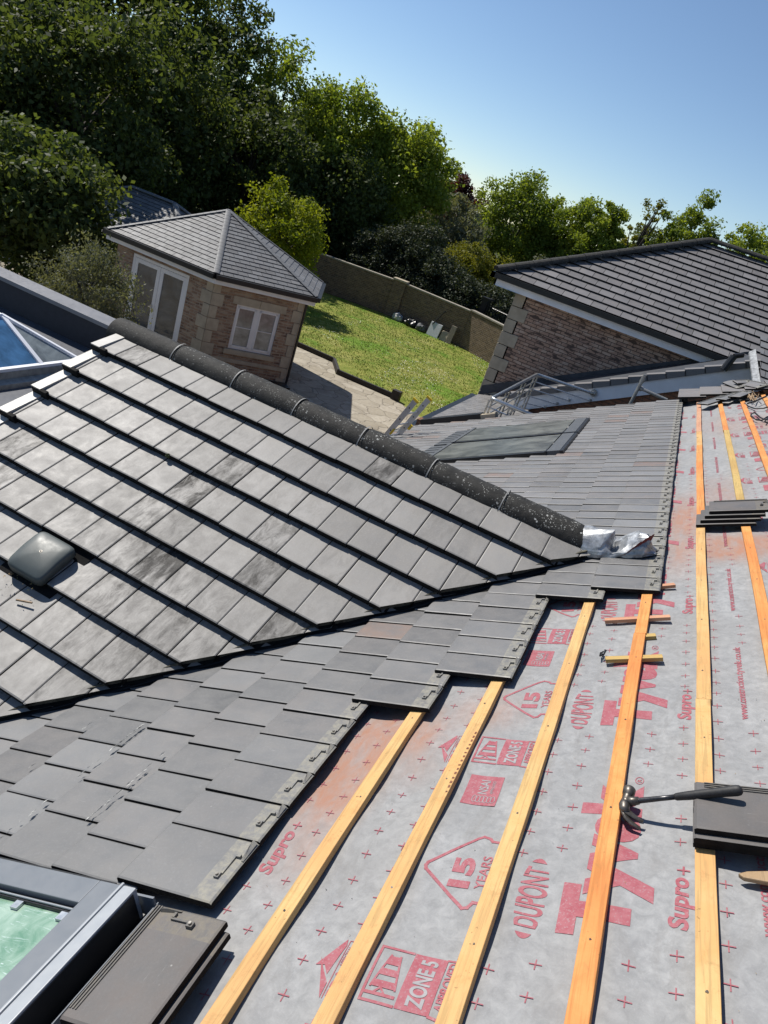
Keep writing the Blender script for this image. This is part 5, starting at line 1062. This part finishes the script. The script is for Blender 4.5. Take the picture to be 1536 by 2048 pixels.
tree('broadleaf_tree', 'dark tree in front of the towering ones of the wood', -30.5, 24.5, 11.5, 9.0, M['leafD'], seed=8, group=W_, clumps=120, per=120, leaf=.18, cr=.13, base=.06)
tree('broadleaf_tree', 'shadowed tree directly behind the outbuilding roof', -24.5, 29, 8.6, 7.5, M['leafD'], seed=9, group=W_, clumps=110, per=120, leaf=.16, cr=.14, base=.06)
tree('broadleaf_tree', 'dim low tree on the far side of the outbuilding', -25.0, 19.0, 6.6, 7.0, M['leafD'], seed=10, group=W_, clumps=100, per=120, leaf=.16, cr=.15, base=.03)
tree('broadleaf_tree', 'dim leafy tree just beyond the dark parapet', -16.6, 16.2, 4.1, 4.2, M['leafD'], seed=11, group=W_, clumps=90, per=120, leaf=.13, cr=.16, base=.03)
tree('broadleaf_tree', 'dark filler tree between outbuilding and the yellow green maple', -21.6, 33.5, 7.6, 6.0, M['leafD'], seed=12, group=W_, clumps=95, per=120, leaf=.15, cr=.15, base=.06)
tree('broadleaf_tree', 'dim tree added over the outbuilding to shade its roof', -21.6, 22.3, 8.0, 6.4, M['leafD'], seed=62, group=W_, clumps=95, per=120, leaf=.15, cr=.15, base=.1)  # tree put in to cast shade on the outbuilding roof
tree('maple_tree', 'bright yellow green maple beside the garden room roof', -15.4, 27.1, 4.35, 3.5, M['leafY'], seed=17, clumps=80, per=95, leaf=.10, cr=.13, base=.10)
tree('red_maple', 'small dark red maple peeping over the garden room hip', -14.5, 22.9, 2.95, 1.5, M['leafR'], seed=14, clumps=40, per=80, leaf=.06, cr=.2, base=.2)
tree('garden_shrub', 'feathery grey green shrub between parapet and french door', -11.0, 12.0, 2.75, 2.1, M['leafG'], cat='shrub', seed=15, clumps=75, per=150, leaf=.038, cr=.17, base=.02, hang=.5)
H_ = 'shrubs of the hedge behind the wall'
for i, (x, y, h, wd, m, lab, nm) in enumerate([(-14.9, 36.0, 3.5, 3.0, 'leafI', 'dark glossy ivy shrub at the left end of the hedge', 'ivy_shrub'), (-13.1, 36.2, 4.3, 3.2, 'leafI', 'tall dark ivy shrub with silvery top leaves behind the wall', 'ivy_shrub'), (-11.3, 35.6, 3.3, 3.0, 'leafI', 'dark ivy shrub below the golden conifer', 'ivy_shrub'), (-9.3, 35.4, 2.9, 3.2, 'leafI', 'dark shrub behind the angled wall corner', 'ivy_shrub'), (-7.2, 35.2, 3.0, 3.0, 'leafI', 'dark shrub behind the bar fence', 'ivy_shrub')]):
    tree(nm, lab, x, y, h, wd, M[m], cat='shrub', seed=30 + i, group=H_, clumps=85, per=130, leaf=.085, cr=.16, base=.0, limbs=6)
tree('golden_conifer', 'golden green conifer shrub right of the silvery ivy', -11.0, 38.0, 4.5, 2.8, M['leafC'], cat='shrub', seed=40, clumps=90, per=120, leaf=.07, cr=.14, base=.0, limbs=6)
tree('golden_conifer', 'golden green conifer shrub next to the house eave corner', -8.8, 38.2, 4.0, 3.0, M['leafC'], cat='shrub', seed=41, clumps=90, per=120, leaf=.07, cr=.14, base=.0, limbs=6)
tree('pale_shrub', 'pale green flowering shrub just over the house hip', -7.4, 39.5, 4.6, 2.8, M['leafG'], cat='shrub', seed=42, clumps=70, per=100, leaf=.09, cr=.15, base=.0, limbs=6)
tree('willow_tree', 'silvery grey willow between the wood and the right hand oaks', -14.6, 46, 6.5, 4.0, M['leafG'], seed=43, clumps=90, per=130, leaf=.1, cr=.15, base=.05, hang=.6)
F_ = 'trees beyond the garden behind the brown house'
tree('copper_beech', 'dark copper leaved tree far behind the willow', -18.4, 57, 7.6, 4.6, M['leafR'], seed=44, group=F_, clumps=70, per=110, leaf=.15, cr=.15, base=.05)
tree('pale_tree', 'pale leaved tree far away left of the copper one', -20.4, 58, 7.0, 4.0, M['leafG'], seed=53, group=F_, clumps=70, per=110, leaf=.15, cr=.15, base=.05)
tree('oak_tree', 'large green oak standing left above the brown house hip', -12.7, 52, 8.9, 5.8, M['leafA'], seed=45, group=F_, clumps=110, per=130, leaf=.14, cr=.13, base=.06)
tree('oak_tree', 'green oak joined to the right of the large one', -9.6, 53, 8.6, 5.0, M['leafA'], seed=46, group=F_, clumps=100, per=120, leaf=.14, cr=.13, base=.06)
tree('oak_tree', 'rounded oak just before the gap with the bare tree', -7.0, 52, 9.2, 3.8, M['leafA'], seed=47, group=F_, clumps=85, per=120, leaf=.14, cr=.14, base=.06)
tree('sapling', 'thinly leaved tree with bare limbs against the sky', -4.9, 58, 10.4, 3.4, M['leafC'], seed=48, group=F_, clumps=34, per=50, leaf=.14, cr=.11, base=.3, limbs=30)
tree('oak_tree', 'oak behind the roof apex of the brown house', -1.9, 58, 11.4, 5.0, M['leafA'], seed=49, group=F_, clumps=85, per=110, leaf=.15, cr=.13, base=.1)
tree('oak_tree', 'oak rising over the descending hip of the brown house', 2.3, 58, 11.2, 5.4, M['leafA'], seed=50, group=F_, clumps=80, per=110, leaf=.15, cr=.12, base=.1)
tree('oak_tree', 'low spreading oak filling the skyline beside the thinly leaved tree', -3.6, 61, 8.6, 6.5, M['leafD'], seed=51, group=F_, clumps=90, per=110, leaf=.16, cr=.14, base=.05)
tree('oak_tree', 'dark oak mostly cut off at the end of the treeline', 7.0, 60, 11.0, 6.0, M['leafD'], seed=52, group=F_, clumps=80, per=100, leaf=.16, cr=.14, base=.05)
# undergrowth and the far wood as one mass each
def mass(name, label, boxes, n, rad, per, leaf, mat, seed):
    g = np.random.default_rng(seed); C = []
    for (x0, x1, y0, y1, h, k) in boxes:
        for i in range(int(n * k)): x = g.uniform(x0, x1); y = g.uniform(y0, y1); C.append((x, y, g.random() ** .8 * h * (1 + .35 * mnoise.noise(Vector((x * .35, y * .35, seed))))))
    C = np.array(C); me = leaves_mesh(name, C, rad * g.uniform(.6, 1.3, len(C)), per, leaf, mat, seed=seed); o = bpy.data.objects.new(name, me); COL.objects.link(o); tag(o, label, 'undergrowth', kind='stuff')
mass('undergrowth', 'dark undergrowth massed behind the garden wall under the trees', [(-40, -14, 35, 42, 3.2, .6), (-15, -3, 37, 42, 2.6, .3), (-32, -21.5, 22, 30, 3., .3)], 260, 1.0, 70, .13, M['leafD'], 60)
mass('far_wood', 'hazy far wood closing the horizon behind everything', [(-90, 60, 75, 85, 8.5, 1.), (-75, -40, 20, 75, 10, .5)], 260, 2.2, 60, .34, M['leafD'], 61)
